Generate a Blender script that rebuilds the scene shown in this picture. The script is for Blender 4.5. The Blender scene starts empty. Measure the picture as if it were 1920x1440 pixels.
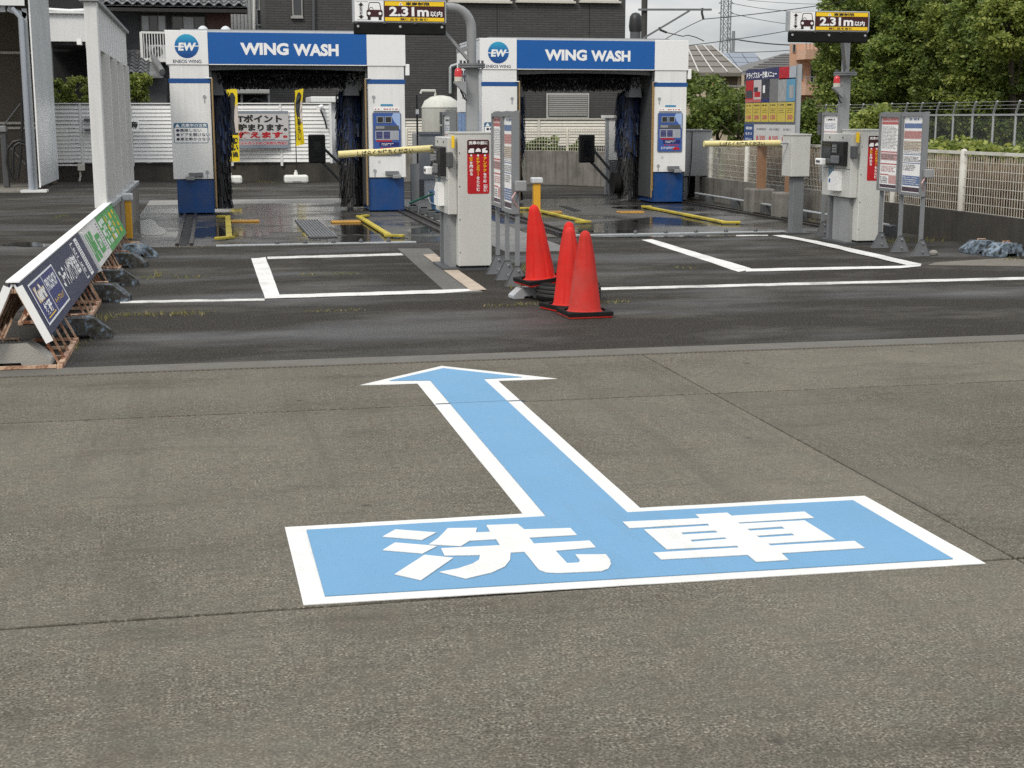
import bpy, bmesh, math, random
import numpy as np
from mathutils import Vector, Matrix
from mathutils.geometry import tessellate_polygon
R = math.radians
random.seed(7); rng = np.random.default_rng(7)
scene = bpy.context.scene
COL = scene.collection

# ------------------------------------------------------------------ camera
CAM_H, FOC = 1.61, 2660.0
PITCH, YAW, ROLL = R(10.616), R(11.83), R(-0.05)
fw = Vector((math.sin(YAW)*math.cos(PITCH), math.cos(YAW)*math.cos(PITCH), -math.sin(PITCH)))
rt = Vector((math.cos(YAW), -math.sin(YAW), 0)); up = rt.cross(fw)
rt, up = rt*math.cos(ROLL)+up*math.sin(ROLL), up*math.cos(ROLL)-rt*math.sin(ROLL)
cam = bpy.data.cameras.new('camera'); cam.sensor_width = 36; cam.lens = 36*FOC/1920
cam.clip_end = 3000; cam.clip_start = 0.05
camo = bpy.data.objects.new('camera', cam); COL.objects.link(camo)
m3 = Matrix((rt, up, -fw)).transposed()
camo.matrix_world = Matrix.Translation((0, 0, CAM_H)) @ m3.to_4x4()
scene.camera = camo

# ------------------------------------------------------------------ world, sun, exposure
SUN_EL, SUN_AZ = R(46), math.atan2(-0.55, -0.65)
w = bpy.data.worlds.new('World'); scene.world = w; w.use_nodes = True
nt = w.node_tree; nt.nodes.clear()
def N(tree, typ, **kw):
    n = tree.nodes.new(typ)
    for k, v in kw.items(): setattr(n, k, v)
    return n
o_ = N(nt, 'ShaderNodeOutputWorld'); bg = N(nt, 'ShaderNodeBackground')
sky = N(nt, 'ShaderNodeTexSky', sky_type='NISHITA'); sky.sun_disc = False
sky.sun_elevation = SUN_EL; sky.sun_rotation = SUN_AZ; sky.air_density = 1.0; sky.dust_density = 2.0
tc = N(nt, 'ShaderNodeTexCoord'); mp = N(nt, 'ShaderNodeMapping'); mp.inputs['Scale'].default_value = (1.4, 1.4, 5.0)
nz = N(nt, 'ShaderNodeTexNoise'); nz.inputs['Scale'].default_value = 3.4; nz.inputs['Detail'].default_value = 7; nz.inputs['Roughness'].default_value = .55
cr = N(nt, 'ShaderNodeValToRGB')
cr.color_ramp.elements[0].position = .40; cr.color_ramp.elements[0].color = (.60, .64, .68, 1)
cr.color_ramp.elements[1].position = .60; cr.color_ramp.elements[1].color = (1.0, .99, .97, 1)
sep = N(nt, 'ShaderNodeSeparateXYZ')           # overcast sky: brighter overhead than at the horizon, the same all round
ml = N(nt, 'ShaderNodeMath', operation='MULTIPLY_ADD', use_clamp=False); ml.inputs[1].default_value = 11.0; ml.inputs[2].default_value = 6.0
vm = N(nt, 'ShaderNodeVectorMath', operation='SCALE'); mx = N(nt, 'ShaderNodeMixRGB'); mx.inputs[0].default_value = .86
L = nt.links.new
L(tc.outputs['Generated'], mp.inputs['Vector']); L(mp.outputs[0], nz.inputs['Vector']); L(nz.outputs['Fac'], cr.inputs[0])
L(tc.outputs['Generated'], sep.inputs[0]); L(sep.outputs['Z'], ml.inputs[0])
L(cr.outputs[0], vm.inputs[0]); L(ml.outputs[0], vm.inputs['Scale'])
L(sky.outputs[0], mx.inputs[1]); L(vm.outputs[0], mx.inputs[2]); L(mx.outputs[0], bg.inputs['Color'])
bg.inputs['Strength'].default_value = .1; L(bg.outputs[0], o_.inputs[0])
sl = bpy.data.lights.new('sun', 'SUN'); sl.energy = 1.5; sl.angle = R(14); sl.color = (1, .94, .84)
so = bpy.data.objects.new('sun', sl); COL.objects.link(so)
sd = Vector((math.sin(SUN_AZ)*math.cos(SUN_EL), math.cos(SUN_AZ)*math.cos(SUN_EL), math.sin(SUN_EL)))
so.rotation_euler = sd.to_track_quat('Z', 'Y').to_euler(); so.location = (0, 0, 30)
scene.cycles.use_denoising = False
vs = scene.view_settings; vs.view_transform = 'Standard'; vs.look = 'None'; vs.gamma = 1; vs.exposure = 0.32; vs.use_curve_mapping = False

# ------------------------------------------------------------------ measuring helpers (photo pixel -> place)
def ray(px, py): return fw*FOC + rt*(px-960) - up*(py-720)
def G(px, py, z=0):
    d = ray(px, py); t = (z-CAM_H)/d.z; return Vector((d.x*t, d.y*t, z))
def D(px, py, Y):
    d = ray(px, py); t = Y/d.y; return Vector((d.x*t, Y, d.z*t+CAM_H))
def EX(px, py, X):
    d = ray(px, py); t = X/d.x; return Vector((X, d.y*t, d.z*t+CAM_H))
def RC(x0, y0, x1, y1, Y):     # pixel rectangle on plane Y -> X0,X1,Z0,Z1
    a, b = D(x0, (y0+y1)/2, Y), D(x1, (y0+y1)/2, Y); t, u = D((x0+x1)/2, y0, Y), D((x0+x1)/2, y1, Y)
    return a.x, b.x, u.z, t.z

# ------------------------------------------------------------------ materials
MATS = {}
def rgb(h):
    h = h.lstrip('#'); v = [int(h[i:i+2], 16)/255 for i in (0, 2, 4)]
    return tuple(c/12.92 if c <= .04045 else ((c+.055)/1.055)**2.4 for c in v)
def newmat(name):
    m = bpy.data.materials.new(name); m.use_nodes = True; t = m.node_tree; t.nodes.clear()
    out = N(t, 'ShaderNodeOutputMaterial'); b = N(t, 'ShaderNodeBsdfPrincipled'); t.links.new(b.outputs[0], out.inputs[0])
    return m, t, b
def noise(t, vec, scale, detail=4, rough=.55):
    n = N(t, 'ShaderNodeTexNoise'); n.inputs['Scale'].default_value = scale; n.inputs['Detail'].default_value = detail
    n.inputs['Roughness'].default_value = rough; t.links.new(vec, n.inputs['Vector']); return n.outputs['Fac']
def ramp(t, fac, stops):
    c = N(t, 'ShaderNodeValToRGB'); e = c.color_ramp.elements
    while len(e) < len(stops): e.new(.5)
    for k, (p, col) in enumerate(stops):
        e[k].position = p; e[k].color = (*(col if isinstance(col, (tuple, list)) else (col,)*3), 1)
    t.links.new(fac, c.inputs[0]); return c.outputs[0]
def mixc(t, fac, a, b, typ='MIX'):
    m = N(t, 'ShaderNodeMixRGB', blend_type=typ)
    for s, v in ((0, fac), (1, a), (2, b)):
        if hasattr(v, 'type'): t.links.new(v, m.inputs[s])
        elif s == 0: m.inputs[0].default_value = v
        else: m.inputs[s].default_value = (*v, 1)
    return m.outputs[0]
def mapped(t, vec, sc):
    m = N(t, 'ShaderNodeMapping'); m.inputs['Scale'].default_value = sc; t.links.new(vec, m.inputs['Vector']); return m.outputs[0]
def mat(name, col, rough=.5, metal=0, var=.08, scale=5, dirt=0., dirtcol=(.09, .075, .055), streak=0., bump=0., bscale=80, rust=0., spec=.5, transl=0., wear=0.):
    if name in MATS: return MATS[name]
    if isinstance(col, str): col = rgb(col)
    m, t, b = newmat(name); g = N(t, 'ShaderNodeNewGeometry').outputs['Position']
    c = mixc(t, noise(t, g, scale), tuple(max(0, v*(1-var*1.6)) for v in col), tuple(min(1, v*(1+var)) for v in col))
    if dirt: c = mixc(t, ramp(t, noise(t, g, 2.3, 6, .65), [(.45, 0.), (.75, dirt)]), c, dirtcol)
    if streak: c = mixc(t, ramp(t, noise(t, mapped(t, g, (14, 14, .7)), 1.0, 5, .6), [(.48, 0.), (.8, streak)]), c, dirtcol)
    if wear:
        c = mixc(t, ramp(t, noise(t, g, 95, 4, .75), [(.58, 0.), (.72, wear)]), c, (.17, .16, .135))
        c = mixc(t, ramp(t, noise(t, mapped(t, g, (3.2, .35, 1)), 1.3, 7, .7), [(.54, 0.), (.74, wear*.5)]), c, (.10, .10, .095))
    if rust:
        c = mixc(t, ramp(t, noise(t, g, 9, 6, .7), [(.5-.35*rust, 0.), (.66-.3*rust, 1.)]), c, (.20, .062, .022))
    t.links.new(c, b.inputs['Base Color']); b.inputs['Metallic'].default_value = metal
    rr = ramp(t, noise(t, g, scale*2.2), [(.3, max(0, rough-.08)), (.7, min(1, rough+.1))]); t.links.new(rr, b.inputs['Roughness'])
    b.inputs['Specular IOR Level'].default_value = spec
    if transl: b.inputs['Transmission Weight'].default_value = 0
    if bump:
        bp = N(t, 'ShaderNodeBump'); bp.inputs['Strength'].default_value = bump; bp.inputs['Distance'].default_value = .01
        t.links.new(noise(t, g, bscale, 3), bp.inputs['Height']); t.links.new(bp.outputs[0], b.inputs['Normal'])
    MATS[name] = m; return m
def leafmat(name, a, b_, c_):
    m = bpy.data.materials.new(name); m.use_nodes = True; t = m.node_tree; t.nodes.clear()
    out = N(t, 'ShaderNodeOutputMaterial'); d = N(t, 'ShaderNodeBsdfPrincipled'); tr = N(t, 'ShaderNodeBsdfTranslucent'); mixs = N(t, 'ShaderNodeMixShader')
    g = N(t, 'ShaderNodeNewGeometry')
    f = mixc(t, .45, g.outputs['Random Per Island'], noise(t, g.outputs['Position'], .9, 3))
    c = ramp(t, f, [(.22, a), (.5, b_), (.8, c_)])
    t.links.new(c, d.inputs['Base Color']); t.links.new(c, tr.inputs['Color']); d.inputs['Roughness'].default_value = .5; d.inputs['Specular IOR Level'].default_value = .35
    mixs.inputs[0].default_value = .36; t.links.new(d.outputs[0], mixs.inputs[1]); t.links.new(tr.outputs[0], mixs.inputs[2]); t.links.new(mixs.outputs[0], out.inputs[0])
    return m

def concrete_mat():
    m, t, b = newmat('exposed_concrete'); g = N(t, 'ShaderNodeNewGeometry').outputs['Position']
    fine = noise(t, mapped(t, g, (1, 1, 1)), 105, 4, .7); mid = noise(t, g, 26, 4, .65); big = noise(t, g, .55, 5, .6); mott = noise(t, g, 3.2, 5, .6)
    c = ramp(t, fine, [(.34, (.016, .014, .0115)), (.46, (.116, .106, .087)), (.59, (.235, .215, .178)), (.70, (.60, .56, .48))])
    c = mixc(t, ramp(t, mid, [(.38, .55), (.56, 0.)]), c, (.062, .057, .046))
    c = mixc(t, ramp(t, mott, [(.42, .36), (.6, 0.)]), c, (.105, .097, .080))
    c = mixc(t, ramp(t, big, [(.38, 0.), (.7, .4)]), c, (.235, .217, .178))
    st = noise(t, mapped(t, g, (.5, 1.6, 1)), 1.1, 6, .7)
    c = mixc(t, ramp(t, st, [(.54, 0.), (.70, .5)]), c, (.068, .061, .050))
    tint = noise(t, g, 7, 3, .6); c = mixc(t, ramp(t, tint, [(.45, 0.), (.65, .06)]), c, (.26, .20, .15)); c = mixc(t, ramp(t, tint, [(.30, .12), (.44, 0.)]), c, (.13, .17, .13))
    trk = noise(t, mapped(t, g, (2.4, .10, 1)), 1.0, 6, .65); c = mixc(t, ramp(t, trk, [(.54, 0.), (.68, .34)]), c, (.085, .078, .064))
    oi = N(t, 'ShaderNodeObjectInfo'); c = mixc(t, 1.0, c, ramp(t, oi.outputs['Random'], [(0., (.815, .812, .805)), (1., (.965, .96, .945))]), 'MULTIPLY')
    spots = N(t, 'ShaderNodeTexVoronoi'); spots.inputs['Scale'].default_value = 1.9; t.links.new(g, spots.inputs['Vector'])
    c = mixc(t, ramp(t, spots.outputs['Distance'], [(.02, .7), (.055, 0.)]), c, (.05, .047, .042))
    t.links.new(c, b.inputs['Base Color']); b.inputs['Roughness'].default_value = .95; b.inputs['Specular IOR Level'].default_value = .08
    bp = N(t, 'ShaderNodeBump'); bp.inputs['Strength'].default_value = .5; bp.inputs['Distance'].default_value = .004
    t.links.new(fine, bp.inputs['Height']); t.links.new(bp.outputs[0], b.inputs['Normal']); return m
def asphalt_mat():
    m, t, b = newmat('old_asphalt'); g = N(t, 'ShaderNodeNewGeometry').outputs['Position']
    fine = noise(t, g, 75, 4, .75); mid = noise(t, g, 13, 5, .7); st = noise(t, mapped(t, g, (.6, 1.0, 1)), 1.0, 8, .68); wet = noise(t, mapped(t, g, (.28, .8, 1)), .9, 5, .55)
    c = ramp(t, fine, [(.36, (.005, .0044, .0036)), (.5, (.031, .0275, .023)), (.62, (.084, .076, .064)), (.72, (.32, .30, .25))])
    c = mixc(t, ramp(t, mid, [(.4, .35), (.6, 0.)]), c, (.018, .017, .0165))
    c = mixc(t, ramp(t, st, [(.50, 0.), (.68, .55)]), c, (.115, .108, .094))
    c = mixc(t, ramp(t, wet, [(.5, 0.), (.62, .42)]), c, (.014, .0135, .013))
    t.links.new(c, b.inputs['Base Color'])
    t.links.new(ramp(t, wet, [(.48, .92), (.64, .40)]), b.inputs['Roughness']); t.links.new(ramp(t, wet, [(.48, .12), (.64, .45)]), b.inputs['Specular IOR Level'])
    bp = N(t, 'ShaderNodeBump'); bp.inputs['Strength'].default_value = .5; bp.inputs['Distance'].default_value = .006
    t.links.new(fine, bp.inputs['Height']); t.links.new(bp.outputs[0], b.inputs['Normal']); return m
def wetpad_mat():
    m, t, b = newmat('wet_bay_concrete'); g = N(t, 'ShaderNodeNewGeometry').outputs['Position']
    wet = noise(t, mapped(t, g, (.45, .55, 1)), 1.1, 6, .58); fine = noise(t, g, 45, 4, .6); mott = noise(t, g, 5, 5, .65)
    c = ramp(t, fine, [(.3, (.048, .046, .042)), (.7, (.115, .11, .10))])
    c = mixc(t, ramp(t, mott, [(.45, .6), (.62, 0.)]), c, (.05, .048, .044))
    c = mixc(t, ramp(t, wet, [(.40, 0.), (.52, .72)]), c, (.018, .0175, .0165))
    t.links.new(c, b.inputs['Base Color']); t.links.new(ramp(t, wet, [(.40, .6), (.46, .30), (.55, .13)]), b.inputs['Roughness'])
    bp = N(t, 'ShaderNodeBump'); bp.inputs['Distance'].default_value = .004
    t.links.new(ramp(t, wet, [(.42, .5), (.54, .01)]), bp.inputs['Strength']); t.links.new(fine, bp.inputs['Height']); t.links.new(bp.outputs[0], b.inputs['Normal']); return m
def siding_mat():
    m, t, b = newmat('dark_brick_siding'); g = N(t, 'ShaderNodeNewGeometry').outputs['Position']
    sp = N(t, 'ShaderNodeSeparateXYZ'); cb = N(t, 'ShaderNodeCombineXYZ'); t.links.new(g, sp.inputs[0]); t.links.new(sp.outputs['X'], cb.inputs['X']); t.links.new(sp.outputs['Z'], cb.inputs['Y'])
    br = N(t, 'ShaderNodeTexBrick'); br.inputs['Scale'].default_value = 1; br.inputs['Brick Width'].default_value = .42; br.inputs['Row Height'].default_value = .075
    br.inputs['Mortar Size'].default_value = .008; br.inputs['Color1'].default_value = (.054, .053, .052, 1); br.inputs['Color2'].default_value = (.068, .067, .065, 1); br.inputs['Mortar'].default_value = (.034, .034, .034, 1)
    t.links.new(cb.outputs[0], br.inputs['Vector']); t.links.new(br.outputs['Color'], b.inputs['Base Color']); b.inputs['Roughness'].default_value = .75
    bp = N(t, 'ShaderNodeBump'); bp.inputs['Strength'].default_value = .8; bp.inputs['Distance'].default_value = .02; bp.invert = True
    t.links.new(br.outputs['Fac'], bp.inputs['Height']); t.links.new(bp.outputs[0], b.inputs['Normal']); return m
def block_mat(name='flaking_blue_paint', sh=0.):
    m, t, b = newmat(name); g = N(t, 'ShaderNodeNewGeometry').outputs['Position']
    f = noise(t, g, 14, 6, .7)
    c = ramp(t, f, [(.40-sh, (.018, .017, .015)), (.52-sh, (.045, .043, .038)), (.57-sh, (.09, .12, .16)), (.64-sh, (.18, .24, .31)), (.76-sh, (.38, .42, .45))])
    c = mixc(t, ramp(t, noise(t, g, 30, 3), [(.55, 0.), (.65, .5)]), c, (.05, .06, .03))
    t.links.new(c, b.inputs['Base Color']); b.inputs['Roughness'].default_value = .85
    bp = N(t, 'ShaderNodeBump'); bp.inputs['Strength'].default_value = .7; bp.inputs['Distance'].default_value = .015; t.links.new(f, bp.inputs['Height']); t.links.new(bp.outputs[0], b.inputs['Normal']); return m
def logo_mat():
    m, t, b = newmat('logo_blue_print'); o = N(t, 'ShaderNodeTexCoord').outputs['Generated']
    s = N(t, 'ShaderNodeSeparateXYZ'); t.links.new(o, s.inputs[0])
    t.links.new(ramp(t, s.outputs['Z'], [(.1, rgb('#0d4486')), (.55, rgb('#1a66a8')), (.95, rgb('#2f9fc4'))]), b.inputs['Base Color']); b.inputs['Roughness'].default_value = .35; return m
def bristle_mat(name, stops):
    m, t, b = newmat(name); g = N(t, 'ShaderNodeNewGeometry')
    t.links.new(ramp(t, g.outputs['Random Per Island'], stops), b.inputs['Base Color']); b.inputs['Roughness'].default_value = .6; return m
def glassy(name, col, rough=.1):
    m, t, b = newmat(name); b.inputs['Base Color'].default_value = (*col, 1); b.inputs['Roughness'].default_value = rough; b.inputs['Specular IOR Level'].default_value = .7; return m
def trans_sheet():
    m, t, b = newmat('cloudy_plastic_sheet'); g = N(t, 'ShaderNodeNewGeometry').outputs['Position']
    c = mixc(t, noise(t, mapped(t, g, (1, 1, .6)), 1.4), (.48, .50, .51), (.74, .76, .77))
    t.links.new(c, b.inputs['Base Color']); b.inputs['Roughness'].default_value = .28; b.inputs['Transmission Weight'].default_value = .25; return m

W_PANEL = mat('white_enamel_panel', (.80, .80, .785), .38, var=.03, scale=3, dirt=.08, streak=.12)
W_HEAD = mat('white_header_panel', (.82, .82, .81), .32, var=.02, streak=.06)
B_HEAD = mat('blue_header_panel', rgb('#0c58a2'), .3, var=.03, streak=.05)
B_SKIRT = mat('blue_painted_steel', rgb('#0b4480'), .34, var=.08, scale=4, dirt=.35, streak=.25)
B_LINE = mat('blue_stripe', rgb('#1a5090'), .4)
GREY = mat('grey_painted_steel', (.27, .28, .285), .5, var=.06, dirt=.2, streak=.15)
MGREY = mat('mid_grey_steel', (.17, .18, .19), .5, var=.08, dirt=.25)
DGREY = mat('dark_grey_steel', (.075, .08, .085), .5, var=.1, dirt=.2)
BLACK = mat('black_plastic', (.012, .012, .013), .45, var=.15)
RUBBER = mat('black_rubber', (.010, .010, .010), .8, var=.2, bump=.2, spec=.2)
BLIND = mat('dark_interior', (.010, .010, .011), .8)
TAN = mat('tan_rod_paint', (.33, .22, .10), .5, var=.15)
WHITE = mat('white_print', (.86, .86, .85), .45, var=.02)
INK = mat('black_print', (.015, .015, .016), .5)
YEL = mat('yellow_print', rgb('#f2c818'), .45, var=.04)
REDP = mat('red_print', rgb('#b3131d'), .4, var=.04)
MAROON = mat('maroon_print', rgb('#3a0d10'), .4, var=.04)
KIOSK = mat('ivory_kiosk_steel', (.56, .56, .53), .42, var=.04, scale=2, dirt=.12, streak=.10)
GALV = mat('galvanised_steel', (.42, .44, .45), .42, metal=.35, var=.12, scale=9)
CONEM = mat('red_cone_plastic', rgb('#cb251d'), .68, spec=.25, var=.14, scale=7, dirt=.25, dirtcol=(.36, .10, .08))
CONEF = mat('faded_red_cone_plastic', rgb('#bb2f28'), .78, spec=.25, var=.16, scale=12, dirt=.5, dirtcol=(.38, .13, .11))
YPAINT = mat('yellow_guide_paint', rgb('#b8a637'), .6, var=.12, scale=8, dirt=.75, dirtcol=(.10, .085, .02))
YPOST = mat('yellow_post_paint', rgb('#d9a32c'), .5, var=.06)
RUST = mat('rusty_cream_frame', rgb('#c9a98e'), .7, var=.2, scale=12, rust=.16, bump=.3)
CONC = mat('weathered_concrete', (.20, .19, .17), .9, var=.25, scale=4, dirt=.6, dirtcol=(.045, .04, .034), streak=.8, bump=.5, bscale=50)
CONCD = mat('dark_stained_concrete', (.062, .056, .047), .92, var=.3, scale=3, dirt=.7, dirtcol=(.028, .026, .022), streak=.8, bump=.5, bscale=50)
CONCL = mat('pale_concrete', (.25, .24, .215), .88, var=.2, scale=4, dirt=.4, bump=.5, bscale=60)
WFENCE = mat('white_slat_paint', (.74, .745, .74), .42, var=.03, streak=.12)
CFENCE = mat('cream_slat_paint', (.56, .535, .47), .5, var=.05, streak=.2)
MESHW = mat('cream_mesh_coating', (.60, .57, .49), .55, var=.12, dirt=.35)
WPAINT = mat('white_road_paint', (.68, .68, .66), .62, var=.06, scale=9, dirt=.3, dirtcol=(.42, .41, .38), bump=.25, wear=.35)
LPAINT = mat('scuffed_white_road_paint', (.72, .715, .69), .65, var=.12, scale=16, dirt=.5, dirtcol=(.25, .24, .22), bump=.4, wear=.6)
OPAINT = mat('worn_white_road_paint', (.66, .655, .62), .7, var=.2, scale=22, dirt=.85, dirtcol=(.09, .085, .078), bump=.4, wear=.8)
TPAINT = mat('tan_road_paint', (.46, .38, .30), .75, var=.15, scale=10, dirt=.45, dirtcol=(.14, .12, .10), bump=.3)
BPAINT = mat('light_blue_road_paint', rgb('#6292b6'), .62, var=.07, scale=1.6, dirt=.12, dirtcol=(.10, .24, .42), bump=.25, wear=.30)
NAVY = mat('navy_print', rgb('#272c4a'), .42, var=.06)
NAVYB = mat('deep_blue_print', rgb('#20266a'), .4, var=.05)
GREENP = mat('green_print', rgb('#4f9e52'), .45, var=.06)
LBLUE = mat('pale_blue_panel', rgb('#6f93c4'), .4, var=.06, streak=.2)
CABIN = mat('pale_grey_cabin', (.56, .58, .60), .5, var=.04, streak=.2)
APRON = concrete_mat(); ASPH = asphalt_mat(); WETPAD = wetpad_mat(); SIDING = siding_mat(); BLOCKM = block_mat(); BLOCKL = block_mat('pale_flaking_blue_paint', .10); LOGO = logo_mat()
BR_BLK = bristle_mat('black_bristles', [(.0, (.004, .004, .005)), (.7, (.009, .009, .010)), (.92, (.025, .025, .028)), (.99, (.12, .12, .13))])
BR_BLU = bristle_mat('blue_bristles', [(.0, (.006, .007, .012)), (.5, (.006, .014, .045)), (.85, (.010, .035, .13)), (.98, (.07, .09, .13))])
WINGLASS = glassy('dark_window_glass', (.03, .035, .04), .06)
CURTAIN = glassy('pale_curtained_glass', (.33, .35, .36), .15)
LENS = glassy('red_beacon_lens', (.55, .015, .02), .12)
SCREEN = glassy('dark_display_glass', (.02, .022, .024), .08)
SHEET = trans_sheet()

# ------------------------------------------------------------------ object helpers
def tag(o, label=None, cat=None, group=None, kind=None):
    if label: o['label'] = label
    if cat: o['category'] = cat
    if group: o['group'] = group
    if kind: o['kind'] = kind
    return o
def thing(name, label, cat, loc=(0, 0, 0), rz=0, group=None):
    o = bpy.data.objects.new(name, None); o.empty_display_size = .1; COL.objects.link(o)
    o.location = loc; o.rotation_euler = (0, 0, rz); return tag(o, label, cat, group)
def root_loc(o):
    while o.parent: o = o.parent
    return o.location
def copy_tree(o, parent=None):
    c = o.copy(); COL.objects.link(c)
    if parent: c.parent = parent
    for ch in list(o.children): copy_tree(ch, c)
    return c
class Fr:                       # a flat face: origin, rightward, upward; normal towards the viewer
    def __init__(s, O, U, V): s.O, s.U, s.V = Vector(O), Vector(U).normalized(), Vector(V).normalized(); s.N = s.U.cross(s.V)
    def p(s, u, v, d=0): return s.O + s.U*u + s.V*v + s.N*d
FRONT = lambda x, y, z: Fr((x, y, z), (1, 0, 0), (0, 0, 1))      # faces -Y
LEFTF = lambda x, y, z: Fr((x, y, z), (0, -1, 0), (0, 0, 1))     # faces -X
class MB:
    def __init__(s): s.v, s.f = [], []
    def hexa(s, p):
        n = len(s.v); s.v += [tuple(q) for q in p]
        s.f += [tuple(n+i for i in q) for q in ((0, 3, 2, 1), (4, 5, 6, 7), (0, 1, 5, 4), (1, 2, 6, 5), (2, 3, 7, 6), (3, 0, 4, 7))]; return s
    def box(s, x0, x1, y0, y1, z0, z1):
        return s.hexa([(x0, y0, z0), (x1, y0, z0), (x1, y1, z0), (x0, y1, z0), (x0, y0, z1), (x1, y0, z1), (x1, y1, z1), (x0, y1, z1)])
    def fbox(s, fr, u0, u1, v0, v1, d0, d1):
        return s.hexa([fr.p(u0, v0, d1), fr.p(u1, v0, d1), fr.p(u1, v0, d0), fr.p(u0, v0, d0), fr.p(u0, v1, d1), fr.p(u1, v1, d1), fr.p(u1, v1, d0), fr.p(u0, v1, d0)])
    def bar(s, a, b, w, h=None, upv=(0, 0, 1)):     # square bar from a to b
        a, b = Vector(a), Vector(b); h = h or w; d = (b-a).normalized(); u = Vector(upv)
        if abs(d.dot(u)) > .98: u = Vector((0, 1, 0))
        x = d.cross(u).normalized()*(w/2); y = x.cross(d).normalized()*(h/2)
        return s.hexa([a-x-y, a+x-y, a+x+y, a-x+y, b-x-y, b+x-y, b+x+y, b-x+y])
    def tube(s, pts, r, n=8, r1=None):
        pts = [Vector(p) for p in pts]; m = len(pts); base = len(s.v); ref = None
        for i, p in enumerate(pts):
            d = (pts[min(i+1, m-1)]-pts[max(i-1, 0)]).normalized()
            if ref is None:
                ref = Vector((0, 0, 1)) if abs(d.z) < .9 else Vector((1, 0, 0))
            x = d.cross(ref).normalized(); y = x.cross(d).normalized(); ref = y
            rr = r if r1 is None else r+(r1-r)*i/(m-1)
            for k in range(n):
                a = 2*math.pi*k/n; s.v.append(tuple(p+x*rr*math.cos(a)+y*rr*math.sin(a)))
        for i in range(m-1):
            for k in range(n):
                k2 = (k+1) % n; s.f.append((base+i*n+k, base+(i+1)*n+k, base+(i+1)*n+k2, base+i*n+k2))
        s.f.append(tuple(base+k for k in range(n))); s.f.append(tuple(base+(m-1)*n+k for k in reversed(range(n)))); return s
    def lathe(s, prof, n=24, c=(0, 0, 0)):
        base = len(s.v); m = len(prof)
        for r, z in prof:
            for k in range(n):
                a = 2*math.pi*k/n; s.v.append((c[0]+r*math.cos(a), c[1]+r*math.sin(a), c[2]+z))
        for i in range(m-1):
            for k in range(n):
                k2 = (k+1) % n; s.f.append((base+i*n+k, base+i*n+k2, base+(i+1)*n+k2, base+(i+1)*n+k))
        s.f.append(tuple(base+k for k in reversed(range(n)))); s.f.append(tuple(base+(m-1)*n+k for k in range(n))); return s
    def poly(s, outline, ext, holes=()):     # flat outline (3D, counter-clockwise seen from ext) raised by ext, with walls
        loops = [[Vector(p) for p in outline]]+[[Vector(p) for p in h] for h in holes]; ext = Vector(ext)
        tris = tessellate_polygon(loops); flat = [p for l in loops for p in l]; n = len(s.v); m = len(flat)
        s.v += [tuple(p+ext) for p in flat]+[tuple(p) for p in flat]
        for t in tris:
            a, b, c = (flat[i] for i in t); nn = (b-a).cross(c-a)
            t = t if nn.dot(ext) > 0 else t[::-1]; s.f.append(tuple(n+i for i in t))
        k = 0
        for li, l in enumerate(loops):
            q = len(l)
            for i in range(q):
                a, b = k+i, k+(i+1) % q; s.f.append((n+a, n+m+a, n+m+b, n+b) if li else (n+m+a, n+m+b, n+b, n+a))
            k += q
        return s
    def quad(s, a, b, c, d):
        n = len(s.v); s.v += [tuple(a), tuple(b), tuple(c), tuple(d)]; s.f.append((n, n+1, n+2, n+3)); return s
    def mesh(s, name, off=Vector((0, 0, 0))):
        me = bpy.data.meshes.new(name); me.from_pydata([(x-off.x, y-off.y, z-off.z) for x, y, z in s.v], [], s.f); me.validate(); return me
    def build(s, name, m, parent=None, local=False, bevel=0, smooth=False, kind=None, label=None, segs=2):
        off = Vector((0, 0, 0)) if (local or parent is None) else root_loc(parent)
        me = s.mesh(name, off); me.materials.append(m); o = bpy.data.objects.new(name, me); COL.objects.link(o)
        if parent: o.parent = parent
        if smooth:
            me.polygons.foreach_set('use_smooth', [True]*len(me.polygons)); me.set_sharp_from_angle(angle=R(40))
        if bevel:
            b = o.modifiers.new('bevel', 'BEVEL'); b.width = bevel; b.segments = segs; b.limit_method = 'ANGLE'; b.angle_limit = R(40)
        return tag(o, label, None, None, kind)
def panel(fr, parent, name, m, u0, u1, v0, v1, d0, d1, bevel=0, local=True):
    return MB().fbox(fr, u0, u1, v0, v1, d0, d1).build(name, m, parent, local=local, bevel=bevel)
def disc(fr, u, v, r, d0, d1, n=28, ry=None):
    return MB().poly([fr.p(u+r*math.cos(2*math.pi*k/n), v+(ry or r)*math.sin(2*math.pi*k/n), d0) for k in range(n)], fr.N*(d1-d0))
def outline(fr, pts, d0, d1): return MB().poly([fr.p(u, v, d0) for u, v in pts], fr.N*(d1-d0))
def rrect(u0, u1, v0, v1, r, n=4):
    out = []
    for cx, cy, a0 in ((u1-r, v0+r, -90), (u1-r, v1-r, 0), (u0+r, v1-r, 90), (u0+r, v0+r, 180)):
        for k in range(n+1): a = R(a0+90*k/n); out.append((cx+r*math.cos(a), cy+r*math.sin(a)))
    return out
_tc = {}
def glyphs(s, bold):
    if (s, bold) in _tc: return _tc[s, bold]
    cu = bpy.data.curves.new('t', 'FONT'); cu.body = s; cu.resolution_u = 3; cu.offset = bold; cu.fill_mode = 'FRONT'
    ob = bpy.data.objects.new('t', cu); COL.objects.link(ob); dg = bpy.context.evaluated_depsgraph_get()
    me = bpy.data.meshes.new_from_object(ob.evaluated_get(dg)); v = [tuple(q.co) for q in me.vertices]; f = [tuple(p.vertices) for p in me.polygons]
    bpy.data.objects.remove(ob); bpy.data.curves.remove(cu); bpy.data.meshes.remove(me)
    _tc[s, bold] = (v, f); return v, f
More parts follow.
